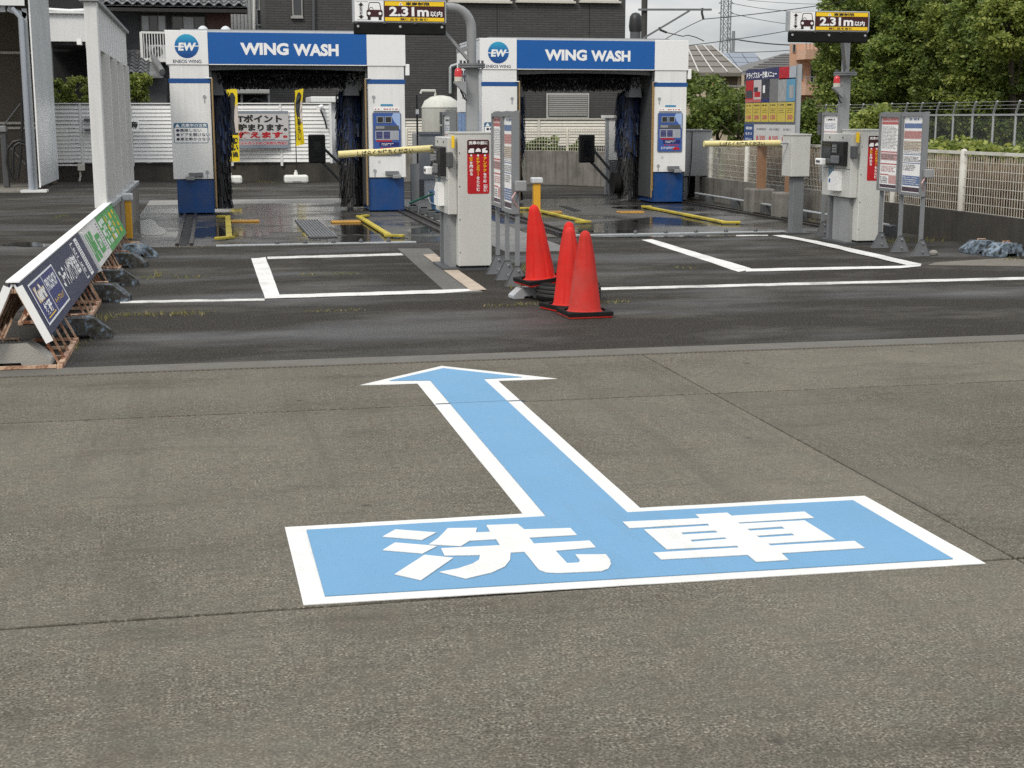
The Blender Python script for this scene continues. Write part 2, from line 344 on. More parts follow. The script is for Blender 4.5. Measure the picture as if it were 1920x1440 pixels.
def text(fr, parent, m, s, u0, u1, v0, v1, d=.003, bold=.02, name='lettering', local=True, skew=0):
    v, f = glyphs(s, bold); xs = [q[0] for q in v]; ys = [q[1] for q in v]
    if not v: return None
    x0, x1, y0, y1 = min(xs), max(xs), min(ys), max(ys); b = MB()
    b.v = [tuple(fr.p(u0+(x-x0)/(x1-x0)*(u1-u0)+skew*(y-y0), v0+(y-y0)/(y1-y0)*(v1-v0), d)) for x, y, _ in v]; b.f = f
    return b.build(name, m, parent, local=local)
def vtext(fr, parent, m, s, uc, wid, vtop, vbot, d=.003, bold=.02, name='lettering', local=True):   # column of characters
    h = (vtop-vbot)/len(s); b = MB()
    for i, ch in enumerate(s):
        v, f = glyphs('｜' if ch == 'ー' else ch, bold); xs = [q[0] for q in v]; ys = [q[1] for q in v]; n = len(b.v)
        cw = min(1., max(.15, (max(xs)-min(xs))/.9)) * wid; chh = h*.88*min(1., max(.3, (max(ys)-min(ys))/.85)); vc = vtop-h*(i+.5)
        b.v += [tuple(fr.p(uc-cw/2+(x-min(xs))/max(1e-6, max(xs)-min(xs))*cw, vc-chh/2+(y-min(ys))/max(1e-6, max(ys)-min(ys))*chh, d)) for x, y, _ in v]
        b.f += [tuple(n+i2 for i2 in q) for q in f]
    return b.build(name, m, parent, local=local, kind='stuff')
def dashes(fr, parent, m, u0, u1, v0, v1, rows, d=.003, fill=.55, seed=1, local=True, name='small_print', cw=None):
    r = random.Random(seed); b = MB(); rh = (v1-v0)/rows; cw = cw or rh*.6
    for i in range(rows):
        u = u0; vv = v1-(i+1)*rh
        end = u1-(u1-u0)*r.random()*.25
        while u < end:
            l = cw*r.uniform(.4, .9)
            if r.random() < .88: b.quad(fr.p(u, vv+rh*(1-fill)/2, d), fr.p(min(u+l, u1), vv+rh*(1-fill)/2, d), fr.p(min(u+l, u1), vv+rh*(1+fill)/2, d), fr.p(u, vv+rh*(1+fill)/2, d))
            u += cw
    return b.build(name, m, parent, local=local, kind='stuff')

# ================================================================== ground
def struct(name, mb, m, parent=None, bevel=0):
    o = mb.build(name, m, parent, bevel=bevel)
    if parent is None: o['kind'] = 'structure'
    return o
SOIL = mat('dry_soil_and_grass', (.075, .07, .04), .95, var=.4, scale=2, dirt=.7, dirtcol=(.05, .07, .022), bump=.6, bscale=30)
struct('ground', MB().quad((-1500, -300, -.035), (1500, -300, -.035), (1500, 2500, -.035), (-1500, 2500, -.035)), SOIL)
JOINT = mat('joint_filler', (.03, .028, .025), .9, var=.3)
apron = struct('concrete_apron', MB().box(-14, 16, -6, 9.30, -.03, -.012), JOINT)
xs = [-14, -5.6, 2.87, 11.2, 16]; ys = [-6, .9, 4.575, 7.86, 9.285]
for i in range(4):
    for j in range(4):
        g = .011; y1 = ys[j+1]-(g if j < 3 else 0)
        MB().box(xs[i]+.005, xs[i+1]-.005, ys[j]+g, y1, -.03, 0).build('slab', APRON, apron, bevel=.004)
struct('drain_edge', MB().box(-14, 16, 9.315, 9.56, -.1, .006), mat('drain_kerb_concrete', (.125, .118, .104), .9, var=.2, scale=6, dirt=.4, bump=.4), bevel=.006)
sl_ = MB()
for k in range(300): sl_.box(-3+k*.035, -3+k*.035+.018, 9.287, 9.299, -.03, .002)
struct('drain_slot_teeth', sl_, mat('slot_steel', (.16, .12, .09), .7, metal=.3), None)
lot = struct('asphalt_lot', MB().box(-40, 9.62, 9.56, 60, -.2, 0), ASPH)
struct('wash_bay_floor', MB().box(-1.22, 3.45, 18.55, 27.75, -.05, .004), WETPAD)
struct('wash_bay_floor_right', MB().box(4.35, 9.25, 19.15, 28.2, -.05, .004), WETPAD)
struct('walkway_slab', MB().box(3.47, 4.33, 16.9, 28.6, -.05, .012), mat('damp_walkway_concrete', (.16, .155, .145), .55, var=.2, scale=6, dirt=.5, dirtcol=(.04, .04, .038)))
struct('rear_threshold', MB().box(-1.22, 3.45, 27.76, 29.3, -.05, .004), mat('dry_pale_concrete', (.24, .235, .22), .8, var=.2, scale=4, dirt=.4, bump=.3))
struct('island_strip', MB().poly([G(*p, .001) for p in ((745, 466), (805, 466), (905, 548), (838, 550))][::-1], (0, 0, .003)), mat('grey_island_concrete', (.115, .112, .105), .8, var=.2, scale=5, dirt=.5, bump=.4))
WATER = glassy('standing_water', (.016, .0155, .015), .09)
def blob(px, py, rx, ry, seed, n=40):
    r = random.Random(seed); ph = [r.uniform(0, 6.28) for _ in range(5)]; out = []
    for k in range(n):
        a = 2*math.pi*k/n; q = 1+sum(.16/(i+1)*math.sin((i+2)*a+ph[i])*1.3 for i in range(5)); out.append(G(px+rx*q*math.cos(a), py-ry*q*math.sin(a), .004))
    return out
for i, (px, py, rx, ry, dz) in enumerate([(1010, 442, 62, 3.6, .003), (1230, 442, 150, 3.4, .003), (1130, 434, 70, 2.2, .004), (600, 440, 40, 6, .004), (672, 430, 40, 12, .004), (470, 440, 30, 5, .004), (62, 459, 55, 4, .003), (280, 428, 28, 14, .004), (1250, 415, 60, 7, .004), (1190, 390, 40, 3, .004), (390, 436, 30, 12, .004), (790, 432, 22, 7, .004)]):
    pts = blob(px, py, rx, ry, i+3); o = MB().poly([Vector((p.x, p.y, dz)) for p in pts], (0, 0, .0025)).build('puddle', WATER); o['kind'] = 'structure'

# painted ground markings -------------------------------------------------
def paint(name, pts, m, z, label=None, parent=None, h=.003, holes=()):
    pg = [G(*p, 0) for p in pts]
    ar = sum(a.x*b.y-b.x*a.y for a, b in zip(pg, pg[1:]+pg[:1]))
    if ar < 0: pg = pg[::-1]
    def hole(hh):
        q = [G(*p, 0) for p in hh]; a = sum(s.x*b.y-b.x*s.y for s, b in zip(q, q[1:]+q[:1])); return q if a < 0 else q[::-1]
    up_ = lambda l: [Vector((p.x, p.y, z)) for p in l]
    return MB().poly(up_(pg), (0, 0, h), [up_(hole(q)) for q in holes]).build(name, m, parent)
def ragged(pts, seg=14, amp=.9, seed=0):
    r = random.Random(seed); out = []
    for a, b in zip(pts, pts[1:]+pts[:1]):
        l = math.hypot(b[0]-a[0], b[1]-a[1]); n = max(1, int(l/seg)); out.append(a)
        for k in range(1, n): t = k/n; out.append((a[0]+(b[0]-a[0])*t+r.uniform(-amp, amp)*.6, a[1]+(b[1]-a[1])*t+r.uniform(-amp, amp)*.6))
    return out
arrow = thing('painted_arrow', 'light blue arrow and box with white border and lettering painted on the concrete', 'road marking', (1.4, 5, 0))
paint('white_border', ragged([(828.4, 687), (1044, 711), (933.9, 715), (1200.3, 953.9), (1621, 931), (1848, 1058), (569, 1136), (534, 990), (980.3, 964.8), (782.7, 720), (675, 723)], 40, .5), WPAINT, .001, parent=arrow)
paint('blue_field', [(830.8, 692.3), (978.6, 708.8), (906.4, 712.2), (1176.3, 963.8), (1599, 940.8), (1786.7, 1050.8), (609.4, 1120.9), (574.7, 996.6), (1024.3, 971), (806.7, 715), (730, 715.6)], BPAINT, .005, parent=arrow)
za = lambda l: [(500+u/2.743, 900+v/2.743) for u, v in l]; zb = lambda l: [(1100+u/2.4, 900+v/2.4) for u, v in l]
for st in ([(597, 305), (663, 268), (873, 284), (800, 322)], [(597, 375), (660, 336), (876, 354), (803, 392)], [(658, 500), (812, 400), (960, 415), (795, 530)],
           [(932, 262), (1082, 260), (1076, 284), (1150, 281), (1130, 246), (1290, 240), (1325, 268), (1562, 261), (1595, 296), (1350, 310), (1375, 342), (1660, 326), (1692, 360), (1485, 378), (1545, 443), (1605, 440), (1612, 428), (1588, 398), (1745, 397), (1766, 425), (1770, 448), (1758, 470), (1725, 483), (1500, 493), (1440, 490), (1400, 476), (1325, 383), (1255, 387), (1252, 425), (1225, 460), (1160, 490), (1025, 522), (890, 488), (985, 470), (1060, 445), (1092, 425), (1098, 400), (915, 403), (897, 366), (1200, 350), (1180, 318), (1045, 326), (1000, 354), (835, 345), (880, 315), (905, 290)]):
    paint('stroke', za(st), WPAINT, .009, parent=arrow)
paint('stroke', zb([(490, 167), (632, 159), (652, 173), (980, 154), (1022, 182), (680, 203), (688, 209), (980, 194), (1118, 280), (815, 299), (828, 308), (1205, 287), (1250, 318), (875, 341), (908, 372), (762, 381), (724, 349), (335, 370), (300, 340), (686, 317), (676, 308), (360, 324), (258, 235), (552, 218), (545, 208), (192, 228), (162, 200), (510, 184)]), WPAINT, .009, parent=arrow,
      holes=[zb(h) for h in ([(424, 248), (578, 239), (592, 249), (434, 258)], [(466, 281), (620, 270), (634, 278), (474, 291)], [(720, 232), (878, 221), (892, 232), (734, 241)], [(762, 263), (922, 252), (938, 262), (778, 272)])])
a, b = G(818, 761), G(985, 754)
MB().box(a.x, b.x, 7.857, 7.8598, .0, .0092).build('joint_crack', mat('crack_in_paint', (.10, .13, .16), .8), arrow)
marks = thing('bay_marking', 'worn white box and stop line painted before the left wash bay', 'road marking', (1.4, 14, 0), group='painted bay lines')
paint('line', ragged([(225, 565), (496, 560.5), (496, 564), (225, 569)], 20, .9, 1), OPAINT, .001, parent=marks)
paint('line', ragged([(471, 485), (498, 482.5), (524, 553), (497, 561)], 10, 1.4, 2), LPAINT, .001, parent=marks)
paint('line', ragged([(501, 482), (752, 475), (757, 479), (502, 486)], 20, .7, 3), OPAINT, .001, parent=marks)
paint('line', ragged([(498, 555), (836, 544.5), (905, 542), (905, 545), (836, 550.5), (498, 561)], 20, .5, 4), LPAINT, .005, parent=marks)
paint('line', ragged([(793, 479), (815, 477), (912, 545), (882, 546)], 16, .6, 5), TPAINT, .0085, parent=marks)
paint('line', ragged([(1115, 540), (1920, 520), (2110, 515), (2110, 519.5), (1920, 524.5), (1115, 544.5)], 25, .5, 6), OPAINT, .001, parent=marks)
mark2 = thing('bay_marking', 'bright white box painted on the asphalt before the right wash bay', 'road marking', (7, 16, 0), group='painted bay lines')
paint('line', ragged([(1203, 450), (1222, 449), (1412, 505), (1385, 510)], 14, .9, 7), LPAINT, .001, parent=mark2)
paint('line', ragged([(1400, 505), (1688, 499.5), (1728, 495.5), (1726, 500), (1690, 503.5), (1398, 510)], 20, .4, 8), LPAINT, .0045, parent=mark2)
paint('line', ragged([(1448, 442.5), (1470, 442), (1532, 453), (1728, 496.5), (1700, 498.5), (1520, 456)], 18, .8, 9), LPAINT, .0085, parent=mark2)
paint('line', ragged([(1380, 441.5), (1440, 441), (1440, 443), (1380, 443.5)], 14, .4, 10), OPAINT, .0045, parent=mark2)
struct('ground_patch', MB().poly([G(*p, .001) for p in ((1755, 492), (1885, 484), (1990, 492), (1990, 500), (1740, 497))][::-1], (0, 0, .002)), mat('sandy_wash', (.16, .145, .12), .9, var=.3, scale=8))

# weeds and moss in the asphalt cracks
GRASS = leafmat('weed_leaves', (.30, .24, .11), (.22, .20, .07), (.13, .19, .04))
wb = MB(); r = random.Random(3)
def weeds(p0, p1, n, h, spread=.05):
    a, b = G(*p0), G(*p1)
    for _ in range(int(n*.38)):
        t = r.random(); c = a.lerp(b, t)+Vector((r.gauss(0, spread), r.gauss(0, spread), 0)); hh = h*r.uniform(.3, 1.2); an = r.uniform(0, 6.28); wdt = r.uniform(.003, .008)
        d = Vector((math.cos(an), math.sin(an), 0)); tip = c+Vector((r.gauss(0, hh*.6), r.gauss(0, hh*.6), hh)); wb.v += [tuple(c-d*wdt), tuple(c+d*wdt), tuple(tip)]; k = len(wb.v); wb.f.append((k-3, k-2, k-1))
for p0, p1, n, h in [((215, 592), (300, 590), 260, .03), ((320, 590), (385, 588), 260, .035), ((200, 522), (290, 521), 200, .035), ((292, 519), (300, 519), 60, .07), ((325, 521), (385, 520), 140, .03), ((560, 516), (665, 513), 300, .022), ((575, 585), (680, 581), 160, .02), ((910, 575), (1010, 570), 220, .025), ((1120, 568), (1180, 566), 130, .025), ((1265, 502), (1300, 503), 60, .03), ((963, 505), (985, 510), 160, .09), ((970, 540), (985, 543), 120, .05), ((300, 463), (400, 464), 120, .02), ((475, 341), (510, 343), 90, .09), ((1880, 488), (1910, 486), 60, .04), ((120, 660), (165, 640), 100, .03), ((185, 600), (200, 596), 80, .05), ((1650, 455), (1760, 452), 220, .07), ((1420, 400), (1620, 430), 420, .06), ((100, 410), (120, 405), 90, .05)]:
    weeds(p0, p1, n, h)
o = wb.build('weeds', GRASS); tag(o, 'small weeds and moss growing in the asphalt cracks', 'weeds', kind='stuff')
cr_ = MB()
for p0, p1 in [((0, 600), (230, 593)), ((230, 593), (620, 585)), ((200, 524), (420, 520)), ((420, 520), (560, 517)), ((640, 583), (1000, 572)), ((1130, 568), (1900, 555))]:
    pts = [p0]+[(p0[0]+(p1[0]-p0[0])*t/8+r.uniform(-4, 4), p0[1]+(p1[1]-p0[1])*t/8+r.uniform(-.7, .7)) for t in range(1, 8)]+[p1]
    for q0, q1 in zip(pts, pts[1:]): 
        a, b = G(*q0), G(*q1); wv = .006; cr_.quad((a.x, a.y-wv, .0008), (b.x, b.y-wv, .0008), (b.x, b.y+wv, .0008), (a.x, a.y+wv, .0008))
o = cr_.build('asphalt_cracks', JOINT, lot)

# rails, grates and guides of the two bays ----------------------------------
RAIL = mat('wet_rail_steel', (.05, .043, .038), .35, metal=.5, var=.3, dirt=.5, dirtcol=(.06, .03, .015))
def rail(x, y0, y1, label, dx=0):
    t = thing('floor_rail', label, 'rail', (x, y0, 0), group='rails the wash gates run on')
    for k, q in enumerate((-.11, .07)): MB().bar((q, 0, .018), (q+dx, y1-y0, .018), .045, .035).build('rail_bar', RAIL, t, local=True)
    MB().bar((-.02, 0, .006), (-.02+dx, y1-y0, .006), .11, .006).build('slot', BLIND, t, local=True)
rail(-.36, 18.7, 27.6, 'wet steel floor rail under the left column of the left gate')
rail(3.28, 18.7, 27.6, 'wet steel floor rail beside the walkway slab of the left bay')
rail(4.85, 19.3, 28, 'steel floor rail on the left side of the right bay')
rail(8.95, 19.3, 28, 'steel floor rail along the right side of the right bay')
def guide(label, pts, w=.085):
    t = thing('wheel_guide', label, 'wheel guide', tuple(G(*pts[0])), group='yellow wheel guides on the bay floors')
    ps = [G(*p) for p in pts]
    for i, (a, b) in enumerate(zip(ps, ps[1:])):
        a, b = a+Vector((0, 0, .034)), b+Vector((0, 0, .034)); e = (b-a).normalized()*(.065 if i else 0)
        MB().bar(a-e, b, w, .036).build('guide_bar', YPAINT, t, bevel=.008)
    for a in ps: MB().box(a.x-.05, a.x+.05, a.y-.05, a.y+.05, .004, .0155).build('foot', DGREY, t)
guide('short yellow bracket shaped wheel guide at the left of the left bay', [(406, 410), (427, 410), (430, 450), (405, 452)])
guide('yellow wheel guide slanting in the right half of the left bay', [(690, 408), (673, 410), (730, 446), (757, 447)])
guide('yellow wheel guide behind the traffic cones', [(972, 394), (992, 394), (1100, 420), (1080, 421)])
guide('long yellow wheel guide on the right side of the right bay', [(1222, 391), (1208, 391), (1360, 421), (1388, 421)])
def lug(label, x0, y0, x1, y1):
    c = G((x0+x1)/2, (y0+y1)/2); t = thing('floor_bar', label, 'floor bar', tuple(c), group='orange striped floor bars'); a, b = G(x0, (y0+y1)/2), G(x1, (y0+y1)/2)
    OR = mat('orange_bar_paint', rgb('#c8963c'), .5, var=.15, dirt=.4); n = 9
    MB().box(a.x, b.x, c.y-.13, c.y+.13, .004, .03).build('bar', OR, t, bevel=.006)
    for k in range(n): x = a.x+(b.x-a.x)*(k+.5)/n; MB().box(x-.012, x+.012, c.y-.11, c.y+.11, .03, .036).build('rib', TAN, t)
lug('orange ribbed bar on the floor beside the bracket shaped guide', 433, 414, 486, 419); lug('orange ribbed bar on the floor right of the grate', 621, 415, 676, 420)
lug('orange ribbed bar on the right bay floor beside the long guide', 1158, 397, 1206, 402); lug('orange ribbed bar on the right bay floor beside the cones', 1010, 397, 1052, 402)
gr = thing('floor_grate', 'dark ribbed grate in the middle of the left bay floor', 'grate', tuple(G(592, 430)))
q = [G(*p) for p in ((552, 414), (597, 414), (634, 446), (580, 447))]
MB().poly([Vector((p.x, p.y, .007)) for p in q][::-1], (0, 0, .01)).build('plate', DGREY, gr)
for k in range(9):
    t = (k+.5)/9; MB().bar(q[0].lerp(q[1], t)+Vector((0, 0, .02)), q[3].lerp(q[2], t)+Vector((0, 0, .02)), .018, .016).build('grate_bar', MGREY, gr)
gr = thing('floor_grate', 'dark slot plate in the floor of the right bay', 'grate', tuple(G(1070, 391)))
q = [G(*p) for p in ((1048, 387), (1060, 387), (1090, 396), (1076, 397))]
MB().poly([Vector((p.x, p.y, .007)) for p in q][::-1], (0, 0, .004)).build('plate', BLIND, gr)
for (x0, y0, x1, y1, lab) in [(405, 463, 792, 463, 'ribbed metal strip along the front edge of the left bay'), (1050, 437.5, 1480, 437.5, 'thin steel edge strip in front of the right bay')]:
    a, b = G(x0, y0), G(x1, y1); t = thing('edge_strip', lab, 'edge strip', (a.x, min(a.y, b.y), 0)); yy = 18.5 if y0 > 450 else 19.1
    MB().box(a.x, b.x, yy-.05, yy+.05, .001, .022).build('strip', GALV, t, bevel=.004)
    for k in range(5): x = a.x+(b.x-a.x)*(.3+k*.14); MB().lathe([(.03, 0), (.03, .02), (.015, .045), (.001, .05)], 10, (x, yy, .022)).build('bolt', DGREY, t)

# ================================================================== rear and right low walls
def wall_run(name, label, pts, z0, z1, th, m, cap=None):
    t = thing(name, label, 'wall', tuple(Vector((*pts[0], 0))))
    b = MB(); n = len(pts); off = []
    for i in range(n):
        a = Vector(pts[max(i-1, 0)]); c = Vector(pts[min(i+1, n-1)]); d = (c-a).normalized(); off.append(Vector((-d.y, d.x))*th)
    for i in range(n-1):
        p, q, o1, o2 = Vector(pts[i]), Vector(pts[i+1]), off[i], off[i+1]
        b.hexa([(p.x, p.y, z0), (q.x, q.y, z0), (q.x+o2.x, q.y+o2.y, z0), (p.x+o1.x, p.y+o1.y, z0), (p.x, p.y, z1), (q.x, q.y, z1), (q.x+o2.x, q.y+o2.y, z1), (p.x+o1.x, p.y+o1.y, z1)])
    b.build('wall_body', m, t); return t
RW = [(3.3, 37.25), (5.5, 36.4), (7.0, 35.3), (8.4, 34.1), (9.3, 32.8), (9.9, 31), (10.0, 29.2), (9.85, 27.5)]
wall_run('low_wall', 'stained low concrete wall under the white slat fence', [(-7, 39.3), (-1.2, 38.2), (1.9, 37.6), (3.29, 37.25)], -.1, .47, .18, CONCD)
wall_run('low_wall', 'curving low concrete wall with mesh fence behind the right gate', RW, -.1, .82, .18, CONC)
wall_run('low_wall', 'dark stained low concrete wall along the right edge of the lot', [(9.6, 27.4), (9.6, 20.3)], -.1, .45, .16, CONC)
wall_run('low_wall', 'dark low concrete wall beside the blue painted blocks', [(9.6, 20.28), (9.6, 4)], -.1, .40, .16, CONCD)

# white slat fence (rear left) ------------------------------------------------
def slat_fence(label, A, B, z0, z1, nslat, npan, m, grp=None, post=.06):
    A, B = Vector((*A, 0)), Vector((*B, 0)); d = (B-A); Lh = d.length; d.normalize(); nrm = Vector((d.y, -d.x, 0)); ang = math.atan2(d.y, d.x)
    t = thing('slat_fence', label, 'fence', tuple(A), ang); pw = Lh/npan
    for k in range(npan+1): MB().box(k*pw-post/2, k*pw+post/2, -.035, .04, z0-.1, z1+.02).build('post', m, t, local=True)
    ph = (z1-z0)/nslat; me = None
    for k in range(npan):
        for i in range(nslat):
            if me is None:
                b = MB(); x0, x1 = post/2+.005, pw-post/2-.005; h = ph*.9
                b.hexa([(x0, -.03, 0), (x1, -.03, 0), (x1, .0, 0), (x0, .0, 0), (x0, -.005, h), (x1, -.005, h), (x1, .012, h), (x0, .012, h)]); me = b.mesh('slat'); me.materials.append(m)
            o = bpy.data.objects.new('slat', me); COL.objects.link(o); o.parent = t; o.location = (k*pw, 0, z0+i*ph)
    MB().box(-.03, Lh+.03, -.05, .05, z1+.021, z1+.05).build('top_rail', m, t, local=True)
    return t
f1 = slat_fence('white horizontal slat fence left of and through the left gate', (-7, 39.2), (3.05, 37.35), .50, 1.95, 15, 8, WFENCE)
slat_fence('cream horizontal slat fence behind the tank and the right gate', (3.35, 38.6), (10.2, 36.5), .9, 1.55, 9, 4, CFENCE)
# mailbox slots and 注意 notice on the white fence
for (x0, y0, x1, y1, lab) in [(157, 223, 172, 227, 'upper dark letter slot in the white fence'), (159, 242, 173, 246, 'lower dark letter slot in the white fence')]:
    X0, X1, Z0, Z1 = RC(x0, y0, x1, y1, 38.3); t = thing('letter_slot', lab, 'letter slot', (X0, 38.3, Z0)); MB().box(X0, X1, 38.28, 38.4, Z0, Z1).build('slot_cover', DGREY, t); MB().box(X0-.02, X1+.02, 38.31, 38.4, Z1, Z1+.02).build('rim', GALV, t)
X0, X1, Z0, Z1 = RC(225, 225, 260, 246, 37.9); t = thing('fence_notice', 'white notice with one black character on the white fence', 'notice', (X0, 37.9, Z0))
MB().box(X0, X1, 37.88, 37.9, Z0, Z1).build('board', WHITE, t); text(FRONT(X0, 37.88, Z0), t, INK, '注意', .05, X1-X0-.02, .03, Z1-Z0-.03, .003, .03, local=False)
t = thing('conduit_box', 'small beige junction box with conduit on the low wall', 'junction box', tuple(D(152, 350, 38.2)))
X0, X1, Z0, Z1 = RC(146, 307, 159, 320, 38.2); MB().box(X0, X1, 38.1, 38.25, Z0, Z1).build('box', CFENCE, t, bevel=.01); MB().tube([D(150, 320, 38.18), D(151, 330, 38.18), D(149, 340, 38.18)], .025).build('conduit', CFENCE, t); MB().tube([D(108, 310, 38.18), D(148, 310, 38.18)], .02).build('conduit', WFENCE, t)
t = thing('fence_stake', 'pale post standing in front of the low wall by the left gate', 'post', tuple(G(281, 335)))
p = G(281, 335); MB().box(p.x-.05, p.x+.05, p.y, p.y+.08, 0, .72).build('post', CFENCE, t); MB().box(p.x-.07, p.x+.07, p.y-.01, p.y+.09, .72, .78).build('cap', GALV, t)

# mesh fence on curved wall + right wall ---------------------------------------
def mesh_fence(label, pts, z0, z1, step, posts, m, rows=5, wire=.004, postr=.035, cap=True):
    t = thing('mesh_fence', label, 'fence', (*pts[0], 0)); b = MB(); pv = [Vector((*p, 0)) for p in pts]
    tot = [0]
    for a, c in zip(pv, pv[1:]): tot.append(tot[-1]+(c-a).length)
    def at(s):
        for i in range(len(pv)-1):
            if s <= tot[i+1] or i == len(pv)-2: return pv[i].lerp(pv[i+1], (s-tot[i])/(tot[i+1]-tot[i]))
    n = int(tot[-1]/step)
    for k in range(n+1):
        p = at(tot[-1]*k/n); b.bar((p.x, p.y, z0), (p.x, p.y, z1), wire*2)
    for j in range(rows+1):
        z = z0+(z1-z0)*j/rows
        for a, c in zip(pv, pv[1:]): b.bar((a.x, a.y, z), (c.x, c.y, z), wire*2.4)
    b.build('wire_mesh', m, t, kind='stuff')
    tr = MB()
    for a, c in zip(pv, pv[1:]): tr.bar((a.x, a.y, z1+.01), (c.x, c.y, z1+.01), .04)
    tr.build('top_rail', m, t)
    k = 0; s = .2
    while s < tot[-1]:
        p = at(s); MB().lathe([(postr, z0-.1), (postr, z1+.03), (postr*.7, z1+.05), (.005, z1+.06)], 10, (p.x, p.y, 0)).build('post', m, t, smooth=True); s += posts
    return t
WIREW = mat('weathered_white_mesh', (.66, .645, .585), .6, var=.15, dirt=.45, dirtcol=(.18, .14, .10))
mesh_fence('cream wire mesh fence with vines behind the right gate', [(x+.05, y+.09) for x, y in RW], .82, 1.33, .075, 1.5, MESHW, 6)
mesh_fence('weathered white mesh fence on the right wall, brown reeds behind', [(9.68, 27.2), (9.68, 4)], .40, 1.15, .06, 1.95, WIREW, 7, .0025, .045)
# brown dry reed mass behind the right mesh fence
REED = leafmat('dry_reeds', (.15, .10, .06), (.27, .20, .13), (.40, .32, .22))
rb = MB()
for _ in range(17000):
    y = r.uniform(8, 27); x = 9.98+abs(r.gauss(0, .22)); hh = r.uniform(.55, 1.12); an = r.uniform(0, 3.14); wd = r.uniform(.004, .010); d = Vector((math.cos(an)*wd, math.sin(an)*wd, 0)); bb = Vector((x, y, .0)); tp = bb+Vector((r.gauss(0, .07), r.gauss(0, .16), hh))
    rb.quad(bb-d, bb+d, tp+d*.5, tp-d*.5)
o = rb.build('dry_reeds', REED); tag(o, 'dry brown reeds pressed against the right mesh fence', 'reeds', kind='stuff')
gb = MB()
for _ in range(9000):
    y = r.uniform(8, 60); x = 10.3+r.random()**2*14; hh = r.uniform(.15, .5)*(1.6 if r.random() < .1 else 1); wd = r.uniform(.006, .014); an = r.uniform(0, 3.14); d = Vector((math.cos(an)*wd, math.sin(an)*wd, 0)); bb = Vector((x, y, -.03)); tp = bb+Vector((r.gauss(0, .12), r.gauss(0, .12), hh)); gb.quad(bb-d, bb+d, tp+d*.3, tp-d*.3)
o = gb.build('rough_grass', leafmat('rough_grass_leaves', (.14, .13, .05), (.10, .15, .04), (.16, .20, .06))); tag(o, 'rough green grass growing beyond the right wall', 'grass', kind='stuff')

# ================================================================== foliage
LEAF_D = leafmat('dark_evergreen_leaves', (.062, .098, .020), (.15, .215, .045), (.34, .39, .09))
LEAF_M = leafmat('mid_green_leaves', (.055, .085, .017), (.12, .17, .034), (.23, .28, .065))
LEAF_Y = leafmat('yellow_green_leaves', (.09, .13, .02), (.21, .26, .05), (.40, .42, .11))
BARK = mat('bark', (.07, .055, .04), .9, var=.3, bump=.6)
def leaf_mesh(name, clumps, per, size, m, parent, flat=.55, off=Vector((0, 0, 0))):
    # clumps: array (n,4) centre + radius; leaf = bent diamond of two quads
    C = np.array(clumps); n = len(C); idx = np.repeat(np.arange(n), per); k = len(idx)
    dirv = rng.normal(size=(k, 3)); dirv /= np.linalg.norm(dirv, axis=1)[:, None]
    rad = C[idx, 3]*rng.uniform(.25, 1, k)**.6
    P = C[idx, :3]+dirv*rad[:, None]*np.array([1, 1, .75])
    a = rng.normal(size=(k, 3)); a[:, 2] *= .5; a += dirv*.6; a[:, 2] -= .15; a /= np.linalg.norm(a, axis=1)[:, None]
    b = np.cross(a, dirv+rng.normal(size=(k, 3))*.5); b /= np.linalg.norm(b, axis=1)[:, None]+1e-9
    nn = np.cross(a, b); s = size*rng.uniform(.6, 1.35, k)[:, None]
    V = np.stack([P-a*s*.5, P+b*s*flat*.5+nn*s*.08, P+a*s*.5, P-b*s*flat*.5+nn*s*.08], 1).reshape(-1, 3)-np.array(off)
    me = bpy.data.meshes.new(name); me.vertices.add(4*k); me.vertices.foreach_set('co', V.ravel().astype(np.float32))
    me.loops.add(4*k); me.loops.foreach_set('vertex_index', np.arange(4*k, dtype=np.int32)); me.polygons.add(k)
    me.polygons.foreach_set('loop_start', np.arange(0, 4*k, 4, dtype=np.int32)); me.polygons.foreach_set('loop_total', np.full(k, 4, dtype=np.int32)); me.update(calc_edges=True)
    me.materials.append(m); o = bpy.data.objects.new(name, me); COL.objects.link(o); o.parent = parent; return o
def crown_clumps(c, rx, ry, rz, n, cr, seed, shell=.55):
    g = np.random.default_rng(seed); d = g.normal(size=(n, 3)); d /= np.linalg.norm(d, axis=1)[:, None]
    rr = g.uniform(shell, 1.0, n)**.8; lump = 1+.18*np.sin(d[:, 0]*5+seed)+.14*np.sin(d[:, 2]*7+seed*2)+.1*np.sin(d[:, 1]*9)
    p = d*(rr*lump)[:, None]*np.array([rx, ry, rz])+np.array(c); q = g.uniform(.6, 1.3, n)*cr
    k = p[:, 2] > .15; return np.concatenate([p, q[:, None]], 1)[k]
def tree(label, base, H, c, rx, ry, rz, n, cr, per, leaf, m, seed, group=None, name='evergreen_tree', cat='tree'):
    if name == 'young_tree': base = (base[0]+2.2, base[1]+3.0, 0)
    t = thing(name, label, cat, base, group=group); b = Vector(base); tr = MB(); c = Vector(c)
    tr.tube([b, b.lerp(c, .35)+Vector((.12, .05, 0)), b.lerp(c, .75), c+Vector((0, 0, rz*.5))], H*.028, 8, H*.008)
    rr = random.Random(seed)
    for _ in range(7):
        s = b.lerp(c, rr.uniform(.35, 1)); e = c+Vector((rr.uniform(-1, 1)*rx*.75, rr.uniform(-1, 1)*ry*.75, rr.uniform(-.4, .8)*rz)); tr.tube([s, s.lerp(e, .5)+Vector((0, 0, .15)), e], H*.010, 6, H*.003)
    tr.build('trunk', BARK, t, smooth=True); leaf_mesh('crown', crown_clumps(c, rx, ry, rz, n, cr, seed), per, leaf, m, t, off=b); return t
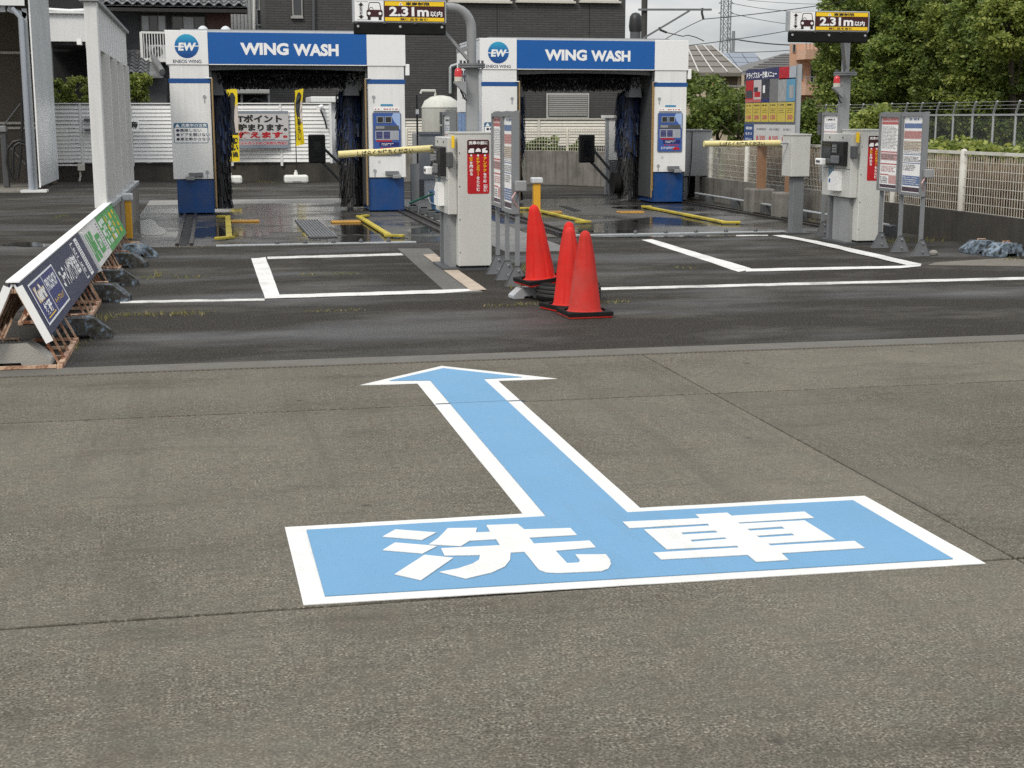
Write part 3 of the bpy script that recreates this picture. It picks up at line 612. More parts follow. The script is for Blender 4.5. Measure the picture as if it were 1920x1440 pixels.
# the tall evergreen screen beyond the railway fence
for i, (px, pyc, Y, rx, rz, m, lab) in enumerate([
    (1612, 60, 78, 2.2, 6.2, LEAF_D, 'dark evergreen at the left end of the tall screen, against the sky'),
    (1655, 120, 72, 3.2, 5.4, LEAF_D, 'dark evergreen behind the right height limit post'),
    (1672, -20, 78, 3.4, 3.4, LEAF_D, 'dense dark tree top above the right height limit sign'),
    (1740, 100, 66, 3.6, 6.0, LEAF_D, 'dark bushy evergreen in the middle of the screen'),
    (1830, 100, 60, 3.0, 5.2, LEAF_M, 'mid green tree with pale sprays right of the screen middle'),
    (1915, 90, 55, 3.2, 5.6, LEAF_D, 'dark green tree at the right edge of the picture'), (1790, -30, 66, 3.6, 3.0, LEAF_D, 'dark tree top behind the pale sprays at the top right')]):
    c = D(px, pyc, Y); tree(lab, (c.x, c.y, 0), c.z+rz, c, rx, rx*.8, rz, 520, .5, 150, .19, m, 11+i, 'tall evergreens beyond the railway fence')
for i, (px, pyc, Y, rx, rz, lab) in enumerate([(1800, 40, 58.7, 1.7, 1.5, 'yellow green leafy branch tree in front of the dark evergreens'), (1895, 45, 51.8, 1.3, 1.2, 'yellow green young tree at the right edge of the screen'), (1835, 165, 55.6, 1.4, 1.7, 'pale green shrub low in the evergreen screen')]):
    c = D(px, pyc, Y); tree(lab, (c.x, c.y, 0), c.z+rz, c, rx, rx*.8, rz, 60, .42, 140, .17, LEAF_Y, 40+i, name='young_tree')
# shrubs between the lot and the railway
for i, (px, pyc, Y, rx, rz, m, lab) in enumerate([
    (1312, 195, 44, 1.3, .85, LEAF_M, 'loose green shrub right beside the right gate'), (1385, 225, 40, 1.5, .9, LEAF_M, 'rounded green shrub left of the menu board'), (1345, 215, 42, 1.1, .6, LEAF_M, 'low green shrub behind the grey cabinet'),
    (1515, 245, 38, .8, .7, LEAF_M, 'green shrub right of the menu board'), (1640, 248, 34, .8, .5, LEAF_Y, 'bright green vine heap behind the right kiosk'),
    (1810, 291, 24, .9, .12, LEAF_Y, 'bright green vine spilling over the white mesh fence'), (1450, 235, 46, 1.3, .9, LEAF_D, 'dark shrub behind the menu board'),
    (1590, 240, 52, 1.2, .6, LEAF_D, 'dark scrub left of the right kiosk')]):
    c = D(px, pyc, Y); tree(lab, (c.x, c.y, -.03), c.z+rz, c, rx, rx*.8, rz, 46, .3, 110, .13, m, 60+i, 'shrubs beyond the right wall', name='shrub', cat='shrub')
for i, (px, pyc, Y, rx, rz, lab) in enumerate([(130, 172, 38.9, .75, .35, 'light green climber spilling over the white fence by the shed'), (252, 165, 39.2, .42, .42, 'light green shrub behind the white partition'), (1020, 282, 36.0, .55, .3, 'leafy vine climbing the cream mesh fence'), (1085, 285, 35.0, .35, .25, 'small leafy vine by the guide display of the right gate')]):
    c = D(px, pyc, Y); tree(lab, (c.x, c.y+.1, 0), c.z+rz, c, rx, .25, rz, 40, .16, 70, .085, LEAF_Y if i < 2 else LEAF_M, 80+i, 'climbers on the fences', name='climbing_plant', cat='climber')

# chain link fence with barbed wire arms along the railway ---------------------
cf = thing('chain_link_fence', 'galvanised chain link fence with angled barbed wire arms', 'fence', (30, 48, 0)); pos = [EX(px, 215, 30) for px in (1985, 1945, 1905, 1863, 1824, 1788, 1756, 1725, 1697, 1668, 1640, 1615, 1590, 1568, 1546, 1527, 1509, 1492)]
ztop = 1.72
for p in pos: MB().tube([(30, p.y, -.1), (30, p.y, ztop), (29.9, p.y+.25, ztop+.35), (29.75, p.y-.42, ztop+.52)] if False else [(30, p.y, -.1), (30, p.y, ztop), (29.98, p.y-.04, ztop+.1), (29.9, p.y-.40, ztop+.52)], .045, 6).build('post', GALV, cf)
MB().bar((30, pos[0].y-1, ztop), (30, pos[-1].y+1, ztop), .07).build('top_rail', GALV, cf)
for k in range(3):
    f_ = (k+1)/3; MB().bar((30-.09*f_, pos[0].y-1-.36*f_, ztop+.1+.4*f_), (30-.09*f_, pos[-1].y+1-.36*f_, ztop+.1+.4*f_), .015).build('barbed_wire', GALV, cf)
wm = MB(); y = pos[0].y-1; ye = pos[-1].y+1
while y < ye:
    wm.quad((30.02, y, 0), (30.02, y+.012, 0), (30.02, y+.012+ztop*.6, ztop), (30.02, y+ztop*.6, ztop)); wm.quad((30.03, y+ztop*.6, 0), (30.03, y+.012+ztop*.6, 0), (30.03, y+.012, ztop), (30.03, y, ztop)); y += .11
wm.build('chain_link', mat('chain_link_wire', (.20, .21, .21), .5, metal=.4), cf, kind='stuff')
# ================================================================== buildings behind
def bld(name, label, cat, px, Y): p = D(px, 222, Y); return thing(name, label, cat, (p.x, Y, 0))
def rbox(t, name, m, x0, y0, x1, y1, Y, d0, d1, bevel=0, parent=None):      # pixel rectangle on plane Y given depth [Y+d0, Y+d1]
    X0, X1, Z0, Z1 = RC(x0, y0, x1, y1, Y); return MB().box(X0, X1, Y+d0, Y+d1, Z0, Z1).build(name, m, parent or t, bevel=bevel)
ALU = mat('window_aluminium', (.36, .35, .33), .4, metal=.3, var=.05)
def window(t, x0, y0, x1, y1, Y, fm=ALU, gm=WINGLASS, fr=2, mull=1):
    X0, X1, Z0, Z1 = RC(x0, y0, x1, y1, Y); f = (X1-X0)/(x1-x0)*fr; b = MB()
    for q in ((X0, X1, Z0, Z0+f), (X0, X1, Z1-f, Z1), (X0, X0+f, Z0+f, Z1-f), (X1-f, X1, Z0+f, Z1-f)): b.box(q[0], q[1], Y-.06, Y+.02, q[2], q[3])
    for k in range(1, mull+1): x = X0+(X1-X0)*k/(mull+1); b.box(x-f*.4, x+f*.4, Y-.05, Y+.02, Z0+f, Z1-f)
    wn = b.build('window_frame', fm, t)
    n = mull+1
    for k in range(n): MB().box(X0+f*.5+(X1-X0-f)*k/n, X0+f*.5+(X1-X0-f)*(k+1)/n-.01, Y-.02, Y-.012, Z0+f*.5, Z1-f*.5).build('pane', gm if not isinstance(gm, list) else gm[k % len(gm)], wn)
    return wn
# big dark building
Yb = 46.0; t = bld('dark_building', 'large dark grey brick sided building behind the two gates', 'building', 800, Yb)
X0, X1 = D(503, 222, Yb).x, D(1170, 222, Yb).x
MB().box(X0, X1, Yb, Yb+12, -.1, 9.5).build('wall', SIDING, t)
wn = window(t, 547, -70, 566, 31, Yb, ALU, WINGLASS, 2, 0); rbox(t, 'sill', ALU, 545, 31, 568, 35, Yb, -.1, .0, parent=wn)
for x0, x1 in ((842, 956), (969, 1075), (1088, 1160)):
    wn = window(t, x0, -90, x1, 2, Yb, mat('pale_window_frame', (.55, .54, .52), .4), WINGLASS, 3, 2); rbox(t, 'sill', CFENCE, x0-3, 2, x1+3, 6, Yb, -.14, 0, parent=wn)
fr_ = rbox(t, 'shutter_frame', mat('shutter_frame_alu', (.42, .41, .39), .4), 1024, 175, 1104, 222, Yb, -.06, -.001, .01); rbox(t, 'shutter_backing', DGREY, 1027, 178, 1101, 219, Yb, -.066, -.0605, parent=fr_)
for k in range(10): rbox(t, 'slat', ALU, 1028, 179+k*3.9, 1100, 179+k*3.9+2.9, Yb, -.095, -.0665, parent=fr_)
MB().tube([D(588, -40, Yb-.08), D(588, 60, Yb-.08)], .05, 8).build('downpipe', DGREY, t)
MB().tube([D(844, 175, Yb-.1), D(844, 128, Yb-.1), D(846, 124, Yb-.1), D(866, 118, Yb-.1)], .05, 8).build('downpipe', GALV, t)
rbox(t, 'meter_box', GREY, 851, 137, 864, 150, Yb, -.2, -.001, .02); rbox(t, 'meter_box', BLIND, 855, 155, 866, 170, Yb, -.08, -.001)
for px in (932, 1105): rbox(t, 'panel_joint', BLIND, px-.4, -90, px+.6, 230, Yb, -.006, -.001)
# grey corrugated building
Yc = 50.0; t = bld('corrugated_building', 'pale grey corrugated metal building between the tiled house and the dark one', 'building', 470, Yc)
X0, X1 = D(432, 222, Yc).x, D(512, 222, Yc).x; MB().box(X0, X1, Yc, Yc+6, -.1, 9).build('wall', mat('grey_corrugated', (.40, .41, .40), .5, var=.05), t)
for k in range(12):
    x = X0+(X1-X0)*(k+.5)/12; MB().box(x-.025, x+.025, Yc-.03, Yc, 0, 9).build('rib', GALV, t)
window(t, 481, 18, 501, 48, Yc-.04, GALV, WINGLASS, 1.5, 0); MB().tube([D(477, -20, Yc-.1), D(477, 60, Yc-.1)], .05).build('downpipe', WFENCE, t)
# tiled house
Yh = 44.0; HW = mat('dark_grey_stucco', (.060, .062, .066), .8, var=.08); TILE = mat('silver_black_roof_tile', (.20, .205, .21), .34, var=.3, scale=3, dirt=.5, dirtcol=(.04, .04, .042))
t = bld('tiled_house', 'dark two storey house with glazed tile roof and white balcony', 'house', 310, Yh)
X0, X1 = D(200, 222, Yh).x, D(434, 222, Yh).x; ze = D(300, 17, Yh-.7).z
MB().box(X0, X1, Yh, Yh+8, -.1, ze).build('wall', HW, t)
rbox(t, 'eave', mat('dark_eave_wood', (.022, .02, .018), .7), 178, 12, 464, 22, Yh-.8, 0, .6)
# roof: slope of pan tiles
xe0, xe1 = D(176, 15, Yh-.8).x, D(466, 15, Yh-.8).x
roof = MB().hexa([(xe0, Yh-.8, ze+.02), (xe1, Yh-.8, ze+.02), (xe1-1, Yh+4, ze+2.2), (xe0+1, Yh+4, ze+2.2), (xe0, Yh-.8, ze+.08), (xe1, Yh-.8, ze+.08), (xe1-1, Yh+4, ze+2.28), (xe0+1, Yh+4, ze+2.28)]).build('roof', TILE, t)
def tile_mesh(wd, ln):
    b = MB(); n = 7; s = []
    for j, yy in enumerate((0, ln)):
        for k in range(n):
            u = k/(n-1); s.append((u*wd, yy, .05*math.sin(u*2*math.pi)+(.045 if j == 0 else .0)))
    b.v = s+[(x, y, z-.03) for x, y, z in s]; m_ = 2*n
    for k in range(n-1): b.f.append((k, k+1, n+k+1, n+k)); b.f.append((m_+k, k, m_+k, m_+k)) if False else None; b.f.append((m_+k, m_+k+1, k+1, k))
    me = b.mesh('roof_tile'); me.materials.append(TILE); return me
def tiles(parent_t, rf, x0, x1, y0, z0, slope, wd, ln, rows):
    me = tile_mesh(wd*1.02, ln*1.12); n = int((x1-x0)/wd); off = root_loc(parent_t)
    for rr in range(rows):
        for k in range(n):
            o = bpy.data.objects.new('roof_tile', me); COL.objects.link(o); o.parent = rf
            o.location = Vector((x0+k*wd, y0+rr*ln*math.cos(slope), z0+rr*ln*math.sin(slope)))-off; o.rotation_euler = (slope, 0, 0)
tiles(t, roof, xe0, xe1, Yh-.85, ze+.12, R(24), .285, .27, 6)
window(t, 264, 28, 312, 60, Yh-.02, mat('brown_sash', (.10, .08, .065), .5), [CURTAIN, WINGLASS, CURTAIN], 2, 2); window(t, 322, 30, 385, 56, Yh-.02, mat('brown_sash', (.10, .08, .065), .5), [WINGLASS, CURTAIN, WINGLASS], 2, 2)
rbox(t, 'brown_cladding', mat('red_brown_cladding', (.085, .035, .028), .6, var=.1), 387, 25, 433, 53, Yh, -.03, -.001)
WRAIL = mat('white_balcony_rail', (.70, .70, .68), .45, var=.04)
bal = rbox(t, 'balcony', WRAIL, 264, 109, 318, 116, Yh-1, 0, 1.0)
rbox(t, 'rail_top', WRAIL, 264, 59, 318, 63, Yh-1, 0, .05, parent=bal)
for k in range(11): x = 264+k*5.2; rbox(t, 'baluster', WRAIL, x, 63, x+1.6, 109, Yh-1, .01, .04, parent=bal)
rbox(t, 'side_post', WRAIL, 263, 60, 268, 122, Yh-1, -.03, .06, parent=bal)
# lower pent roof with tiles
zl = D(270, 146, Yh-2).z; xl0, xl1 = D(205, 140, Yh-2).x, D(306, 140, Yh-2).x
lr = MB().hexa([(xl0, Yh-2, zl), (xl1, Yh-2, zl), (xl1-.5, Yh-.01, zl+.8), (xl0, Yh-.01, zl+.8), (xl0, Yh-2, zl+.06), (xl1, Yh-2, zl+.06), (xl1-.5, Yh-.01, zl+.86), (xl0, Yh-.01, zl+.86)]).build('pent_roof', TILE, t)
tiles(t, lr, xl0, xl1-.2, Yh-2.05, zl+.1, R(22), .26, .27, 7)
MB().tube([(xl1-.02, Yh-2.05, zl+.16), (xl1-.5, Yh-.05, zl+.98)], .09, 8).build('hip_ridge', TILE, t)
rbox(t, 'ground_floor_wall', HW, 225, 146, 312, 222, Yh-1.6, 0, 1.5)
# air conditioner on balcony
ac = thing('air_conditioner', 'white air conditioner unit on the balcony', 'air conditioner', tuple(D(297, 109, Yh-.7)))
X0, X1, Z0, Z1 = RC(282, 84, 314, 109, Yh-.7); MB().box(X0, X1, Yh-.7, Yh-.4, Z0, Z1).build('casing', WFENCE, ac, bevel=.02)
fr = FRONT(X0, Yh-.7, Z0); disc(fr, (X1-X0)*.42, (Z1-Z0)*.5, (Z1-Z0)*.38, .0, .012).build('fan_grille', DGREY, ac); disc(fr, (X1-X0)*.42, (Z1-Z0)*.5, (Z1-Z0)*.1, .012, .02).build('fan_hub', GALV, ac)
# white fascia carport with dark opening
Yp = 41.5; t = bld('carport', 'white fascia carport with dark opening behind the white fence', 'carport', 130, Yp)
rbox(t, 'fascia', WFENCE, 70, 26, 196, 78, Yp, -.1, .1); rbox(t, 'roof', WFENCE, 70, 22, 196, 26, Yp, -.2, 3.0)
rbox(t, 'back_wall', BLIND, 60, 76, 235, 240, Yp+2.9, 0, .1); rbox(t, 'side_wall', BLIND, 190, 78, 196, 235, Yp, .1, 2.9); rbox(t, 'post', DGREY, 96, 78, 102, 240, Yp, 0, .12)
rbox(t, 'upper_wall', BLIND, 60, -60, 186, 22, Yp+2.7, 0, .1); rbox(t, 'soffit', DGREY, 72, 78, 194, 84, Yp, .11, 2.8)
t = thing('roof_railing', 'black roof railing above the white fascia', 'railing', tuple(D(130, 20, Yp+.5)))
for k in range(17): rbox(t, 'baluster', BLACK, 90+k*5, -8, 91.4+k*5, 22, Yp+.5, 0, .03)
rbox(t, 'rail', BLACK, 88, -10, 178, -7, Yp+.5, 0, .05); MB().tube([D(90, 17, Yp+.3), D(130, 19.5, Yp+.3), D(168, 18, Yp+.3)], .035).build('cable', WFENCE, t)
# hidden clutter seen under the top brush of the left gate
t = bld('garden_shed', 'low dark open shed above the white fence, seen through the left gate', 'shed', 480, 42)
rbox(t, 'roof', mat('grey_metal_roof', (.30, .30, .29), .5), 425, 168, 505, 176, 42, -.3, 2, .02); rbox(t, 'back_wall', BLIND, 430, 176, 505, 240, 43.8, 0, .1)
for px in (432, 452, 503): rbox(t, 'post', GREY, px, 176, px+4, 240, 42, 0, .1)
MB().tube([D(455, 196, 42.2), D(478, 184, 42.2), D(503, 193, 42.2)], .03).build('brace', DGREY, t)
# grey storage cabin
t = thing('storage_cabin', 'pale grey storage cabin behind the right end of the white fence', 'cabin', tuple(D(620, 300, 37.9)))
X0, X1, Z0, Z1 = RC(612, 192, 665, 300, 38.2); MB().box(X0, X1, 38.2, 40, 0, Z1).build('body', CABIN, t, bevel=.01); X0, X1, Z0, Z1 = RC(583, 181, 668, 192, 38.0); MB().box(X0, X1, 38.0, 40.1, Z0, Z1).build('roof_cap', WFENCE, t, bevel=.02)
# camera on fence end
t = thing('security_camera', 'small white security camera on the fence end', 'camera', tuple(D(600, 203, 37.2)))
p = D(600, 201, 37.2); MB().tube([p+Vector((-.06, -.15, -.02)), p+Vector((.05, .1, .02))], .05, 10).build('housing', WHITE, t, smooth=True); MB().tube([D(601, 206, 37.25), D(609, 225, 37.25), D(613, 242, 37.25)], .022).build('cable', BLACK, t)
# pale sheds left: vacuum shelter with cloudy sheet wall
Ys = 33.4; t = thing('vacuum_shelter', 'open fronted shelter with cloudy corrugated plastic side wall', 'shelter', (-4.2, Ys, 0))
BROWN = mat('brown_shelter_lining', (.12, .10, .08), .8, var=.1, streak=.15)
X0, X1, Z0, Z1 = RC(-20, -30, 46, 11, Ys); MB().box(X0-3, X1, Ys-.16, Ys-.08, Z0, Z1+.4).build('fascia', WFENCE, t); MB().box(-9, -3.82, 37.6, 37.7, -.05, 4.6).build('back_wall', BROWN, t); MB().box(-9, -3.6, 33.1, 37.8, 4.75, 4.85).build('roof', WFENCE, t)
sh = MB(); n = 48
for k in range(n):
    y0, y1 = Ys+.1+(37.55-Ys-.1)*k/n, Ys+.1+(37.55-Ys-.1)*(k+1)/n; x0, x1 = -3.77+.03*math.sin(k*1.57), -3.77+.03*math.sin((k+1)*1.57); sh.hexa([(x0, y0, .12), (x1, y1, .12), (x1+.006, y1, .12), (x0+.006, y0, .12), (x0, y0, 4.74), (x1, y1, 4.74), (x1+.006, y1, 4.74), (x0+.006, y0, 4.74)])
sh.build('plastic_sheet', SHEET, t)
zb_ = D(30, 16, Ys).z
MB().bar((-9, Ys, zb_), (-4.25, Ys, zb_), .12, .16).build('front_beam', GALV, t); MB().bar((-4.2, Ys, zb_), (-3.82, Ys, zb_-.16), .1, .12).build('knee_brace', GALV, t)
for z in (3.2, 1.5, 1.38): MB().bar((-9, 37.55, z), (-4, 37.55, z), .06).build('girt', CFENCE, t)
MB().tube([(-6, 37.5, .2), (-4.3, 37.5, 2.3)], .012).build('brace_rod', GALV, t); MB().tube([(-4.3, 37.5, .2), (-6, 37.5, 2.3)], .012).build('brace_rod', GALV, t)
pp = [D(52, 30, Ys-.1), D(56, 100, Ys-.1), D(58, 250, Ys-.1), D(63, 356, Ys-.1)]
MB().bar((-3.86, Ys, 0), (-3.86, Ys, zb_), .10).build('post', GALV, t); MB().tube([(-3.93, Ys-.12, .05), (-3.93, Ys-.12, zb_-.2), (-4.1, Ys-.1, zb_)], .06, 10).build('downpipe', mat('grey_downpipe', (.33, .36, .40), .4), t, smooth=True)
MB().box(-4.15, -3.6, Ys-.25, Ys+.2, 0, .05).build('base_plate', WFENCE, t)
MB().bar((-3.75, Ys-.04, .1), (-3.75, Ys-.04, 4.74), .03).build('edge_trim', WHITE, t)
MB().box(-9, -3.98, Ys-.2, 37.6, -.02, .03).build('floor', CONCL, t)
v = thing('vacuum_hose_stand', 'black hoses looped on a vacuum stand inside the shelter', 'vacuum', (-5.0, 35, .03))
MB().box(-4.75, -4.62, 35, 35.2, .03, 1.3).build('column', DGREY, v, bevel=.02); MB().box(-4.8, -4.6, 34.95, 35.2, 1.3, 1.45).build('head', GREY, v, bevel=.03)
def loop(px): return [D(x, y, 34.9) for x, y in px]
for pts in ([(47, 185), (44, 182), (41, 190), (42, 230), (40, 260), (38, 300), (33, 335)], [(50, 268), (40, 262), (25, 266), (14, 280), (13, 305), (20, 330), (30, 338)], [(48, 272), (35, 268), (26, 275), (24, 300), (25, 330)], [(48, 260), (50, 300), (52, 330), (57, 345)]): MB().tube(loop(pts), .035, 8).build('hose', BLACK, v, smooth=True)
MB().lathe([(.3, 0), (.32, .12), (.2, .2)], 14, (-5.6, 34.6, .03)).build('hose_coil', mat('red_hose', (.25, .02, .02), .5), v, smooth=True)
# white partition with vertical panels on concrete plinth
t = thing('white_partition', 'tall white ribbed partition wall on a concrete plinth at the left', 'partition', (-1.35, 18.2, 0))
MB().box(-1.42, -1.22, 17.6, 25.0, -.05, .52).build('plinth', CONCL, t, bevel=.015)
PARTB = mat('shade_toned_partition_board', (.46, .44, .40), .6, var=.08, streak=.5, dirtcol=(.20, .15, .10)); PARTW = mat('white_partition_paint', (.66, .66, .645), .45, var=.04, streak=.25, dirtcol=(.25, .20, .14))  # tan-grey board tone and streaks paint in shading against the white studs
MB().box(-1.42, -1.27, 18.2, 18.42, .52, 2.99).build('end_post', PARTW, t, bevel=.01); MB().box(-1.44, -1.30, 18.42, 24.9, 2.45, 2.99).build('upper_panel', PARTW, t); MB().box(-1.47, -1.25, 18.15, 24.95, 2.99, 3.03).build('top_cap', GREY, t)
for k in range(17):
    y = 18.5+k*.385
    if k % 4 == 3: MB().box(-1.42, -1.25, y, y+.10, .53, 2.44).build('stud', PARTW, t)
    else: MB().box(-1.42, -1.385+(.05 if k % 2 else 0), y, y+.37, .53, 2.44).build('panel_board', PARTB, t)
for k in range(14): MB().box(-1.301, -1.298, 18.5+k*.46, 18.51+k*.46, 2.46, 2.98).build('seam', PARTB, t)
MB().box(-1.34, -1.2, 18.42, 24.9, .53, .58).build('sill_rail', GALV, t); MB().box(-1.52, -1.47, 18.15, 18.3, 2.48, 2.55).build('bracket', WHITE, t)
# bollards
def bollard(label, x, y, h, w_=.1, grp='yellow posts with grey caps'):
    t = thing('bollard', label, 'bollard', (x, y, 0), group=grp)
    MB().box(-w_/2, w_/2, -w_/2, w_/2, 0, h).build('post', YPOST, t, local=True, bevel=.012); MB().box(-w_*.8, w_*.8, -w_*.8, w_*.8, h, h+.1).build('cap', CABIN, t, local=True, bevel=.02)
    MB().lathe([(w_*.9, 0), (w_*.9, .015), (w_*.5, .02)], 14).build('foot', DGREY, t, local=True)
bollard('yellow post with grey cap beside the green sign at the left', -1.12, 19.9, .52, .085); p = G(1006, 398); bollard('yellow post with grey cap behind the leaning traffic cone', p.x, p.y, .50, .12)

# ------------------------------------------------------------------ between the gates
Yt = 31.0; c = D(832, 222, Yt); t = thing('water_tank', 'white domed water tank on grey legs between the gates', 'tank', (c.x, Yt+.4, 0))
TK = mat('aged_tank_plastic', (.55, .55, .50), .5, var=.08, streak=.3, dirtcol=(.25, .2, .12))
MB().lathe([(.02, 1.08), (.40, 1.08), (.42, 1.12), (.42, 1.82), (.425, 1.84), (.415, 1.86), (.36, 1.98), (.22, 2.07), (.06, 2.1), (.01, 2.1)], 32).build('tank_body', TK, t, local=True, smooth=True)
MB().lathe([(.427, 1.825), (.43, 1.84), (.427, 1.855)], 32).build('seam_band', TK, t, local=True)
for a in (45, 135, 225, 315): MB().box(.3*math.cos(R(a))-.03, .3*math.cos(R(a))+.03, .3*math.sin(R(a))-.03, .3*math.sin(R(a))+.03, 0, 1.08).build('leg', GREY, t, local=True)
MB().tube([(-.12, 0, 2.09), (-.12, 0, 2.2), (-.42, 0, 2.2), (-.44, 0, 2.14)], .03, 8).build('vent_pipe', TK, t, local=True, smooth=True)
fr = FRONT(0, -.425, 0); panel(fr, t, 'name_plate', mat('green_plate', rgb('#4b8a72'), .5), .02, .27, 1.55, 1.66, 0, .006); dashes(fr, t, WHITE, .06, .24, 1.58, 1.63, 1, .008, seed=5); dashes(fr, t, DGREY, .06, .26, 1.72, 1.80, 2, .004, .5, seed=6)
Yk = 28.3; t = thing('equipment_cabinet', 'grey steel equipment cabinet on legs left of the left kiosk', 'cabinet', tuple(D(820, 222, Yk).xy)+(0,))
rbox(t, 'cabinet_body', GREY, 786, 250, 866, 337, Yk, 0, 1.0, .01); X0, X1, Z0, Z1 = RC(786, 337, 866, 392, Yk); MB().box(X0+.1, X1, Yk+.03, Yk+.9, 0.01, Z1).build('base_panel', CABIN, t); MB().box(X0-.03, X0+.1, Yk-.02, Yk+.9, 0.01, Z1).build('leg', DGREY, t)
MB().box(X0-.03, X1, Yk-.03, Yk, D(820, 252, Yk).z, D(820, 247, Yk).z).build('lid_edge', MGREY, t)
t = thing('side_post', 'dark grey steel post beside the right column of the left gate', 'post', tuple(G(776, 395).xy)+(0,)); p = G(776, 395); MB().box(p.x-.04, p.x+.1, p.y, p.y+.1, 0, .82).build('post', MGREY, t)
t = thing('antenna_rod', 'thin black rod with white sensor between the gates', 'rod', tuple(G(783, 392).xy)+(0,)); p = D(782, 210, 27); MB().tube([(p.x, 27, 0), (p.x, 27, D(782, 178, 27).z)], .018).build('rod', BLACK, t); MB().tube([(p.x, 26.98, p.z-.04), (p.x, 26.98, p.z+.05)], .03).build('sensor', WHITE, t)
BUCK = mat('blue_bucket_plastic', rgb('#3d5f86'), .5, var=.08); bp_ = G(824, 398); t = thing('bucket', 'blue plastic bucket standing by the left barrier post', 'bucket', (bp_.x, bp_.y, 0.012))
MB().lathe([(.13, 0), (.17, .34), (.185, .34), (.185, .36), (.165, .36), (.155, .3), (.01, .28)], 24).build('body', BUCK, t, local=True, smooth=True); MB().tube([(-.18, 0, .33), (-.2, -.05, .24), (-.17, -.1, .16), (-.06, -.17, .13)], .008).build('handle', GALV, t, local=True); MB().lathe([(.06, .28), (.09, .42), (.05, .46)], 10, (.03, .02, 0)).build('cloth', mat('blue_rag', (.08, .2, .4), .9, var=.3), t, local=True)
t = thing('water_hose', 'green water hose sloping from the bucket to the left gate', 'hose', tuple(G(790, 385).xy)+(0,)); MB().tube([D(768, 381, 24.6), D(790, 372, 24.4), D(816, 362, 24.0)], .02).build('hose', mat('green_hose', (.02, .10, .075), .5), t)
for i, px in enumerate((775, 795, 809, 822)):
    p = G(px, 398+i*5); t = thing('rail_block', ['first', 'second', 'third', 'fourth'][i]+' small dark support block from the left along the walkway by the bucket', 'block', (p.x, p.y, .012), group='small dark blocks by the bucket'); MB().box(-.07, .07, -.08, .08, 0, .1).build('block', DGREY, t, local=True, bevel=.01); MB().box(-.05, .05, -.05, .05, .1, .12).build('pad', RUBBER, t, local=True)

# ------------------------------------------------------------------ right of the right gate
t = thing('equipment_cabinet', 'grey steel cabinet on legs right of the right gate', 'cabinet', (9.1, 27.2, 0)); X0, X1, Z0, Z1 = RC(1283, 246, 1334, 330, 27.2)
MB().box(X0, X1, 27.2, 28.3, Z0, Z1).build('cabinet_body', GREY, t, bevel=.01); MB().box(X1-.1, X1-.02, 27.25, 27.33, 0, Z0).build('leg', MGREY, t); MB().box(X0+.02, X0+.1, 27.25, 27.33, 0, Z0).build('leg', MGREY, t); MB().box(X0+.05, X1-.05, 28.0, 28.05, 0, Z0).build('back_panel', BLIND, t)
MB().tube([D(1298, 246, 27.15), D(1296, 300, 27.15), D(1290, 360, 27.1), D(1286, 378, 27.0)], .012).build('cable', BLACK, t)
MB().box(9.04, X1+.01, 27.18, 28.32, Z1, Z1+.03).build('lid', MGREY, t)
t = thing('pipe_rail', 'thin steel pipe on small dark supports along the right wall', 'pipe', (9.2, 22, 0)); a, b = G(1300, 388), G(1545, 428); MB().tube([(9.2, 26.5, .17), (9.15, 22, .17), (9.0, 17.9, .17)], .02).build('pipe', GALV, t)
for y in (25.6, 24.2, 22.8, 21.3, 19.6, 18.2): MB().box(9.1, 9.24, y-.06, y+.06, 0.001, .15).build('support', DGREY, t)

# ------------------------------------------------------------------ far background: houses, apartment, pylon, railway poles
t = bld('tan_roof_house', 'house with brown grey roof and balcony laundry right of the right gate', 'house', 1330, 80); Y = 80
TROOF = mat('brown_grey_roof', (.17, .155, .135), .7, var=.06); CREAM = mat('cream_house_wall', (.52, .44, .33), .8, var=.05)
X0, X1, Z0, Z1 = RC(1255, 138, 1386, 195, Y); MB().box(X0, X1, Y, Y+8, 0, Z1).build('wall', CREAM, t)
ra, rb2 = D(1330, 85, Y+3.6).z, D(1330, 136, Y-.6).z
xr0, xr1, xe0, xe1 = D(1255, 85, Y+3.6).x, D(1334, 85, Y+3.6).x, D(1255, 136, Y-.6).x, D(1391, 137, Y-.6).x
rf = MB().hexa([(xe0, Y-.6, rb2-.2), (xe1, Y-.6, rb2-.2), (xr1+2, Y+6, rb2), (xr0, Y+6, rb2), (xe0, Y-.6, rb2), (xe1, Y-.6, rb2), (xr1, Y+3.6, ra), (xr0, Y+3.6, ra)]).build('roof', TROOF, t)
for k in range(6):
    f0 = k/5; a = Vector((xr0+(xr1-xr0)*f0, Y+3.6, ra+.04)); b = Vector((xe0+(xe1-xe0)*f0, Y-.6, rb2+.04)); MB().bar(a, b, .07, .05).build('roof_seam', mat('pale_seam', (.5, .49, .46), .5), rf)
for k in range(1, 5): f0 = k/5; MB().bar(Vector((xr0, Y+3.6, ra+.02)).lerp(Vector((xe0, Y-.6, rb2+.02)), f0), Vector((xr1, Y+3.6, ra+.02)).lerp(Vector((xe1, Y-.6, rb2+.02)), f0), .05, .03).build('roof_course', mat('dark_course', (.09, .085, .075), .7), rf)
rbox(t, 'balcony_shade_panel', mat('brown_shadow_wall', (.16, .12, .085), .8), 1285, 141, 1382, 162, Y, -.06, -.01); rbox(t, 'balcony_front', CREAM, 1280, 166, 1387, 192, Y, -1.2, -1.05); rbox(t, 'balcony_rail', GALV, 1280, 161, 1387, 163, Y, -1.2, -1.1)  # first panel is flat, the balcony's shade painted on it as brown
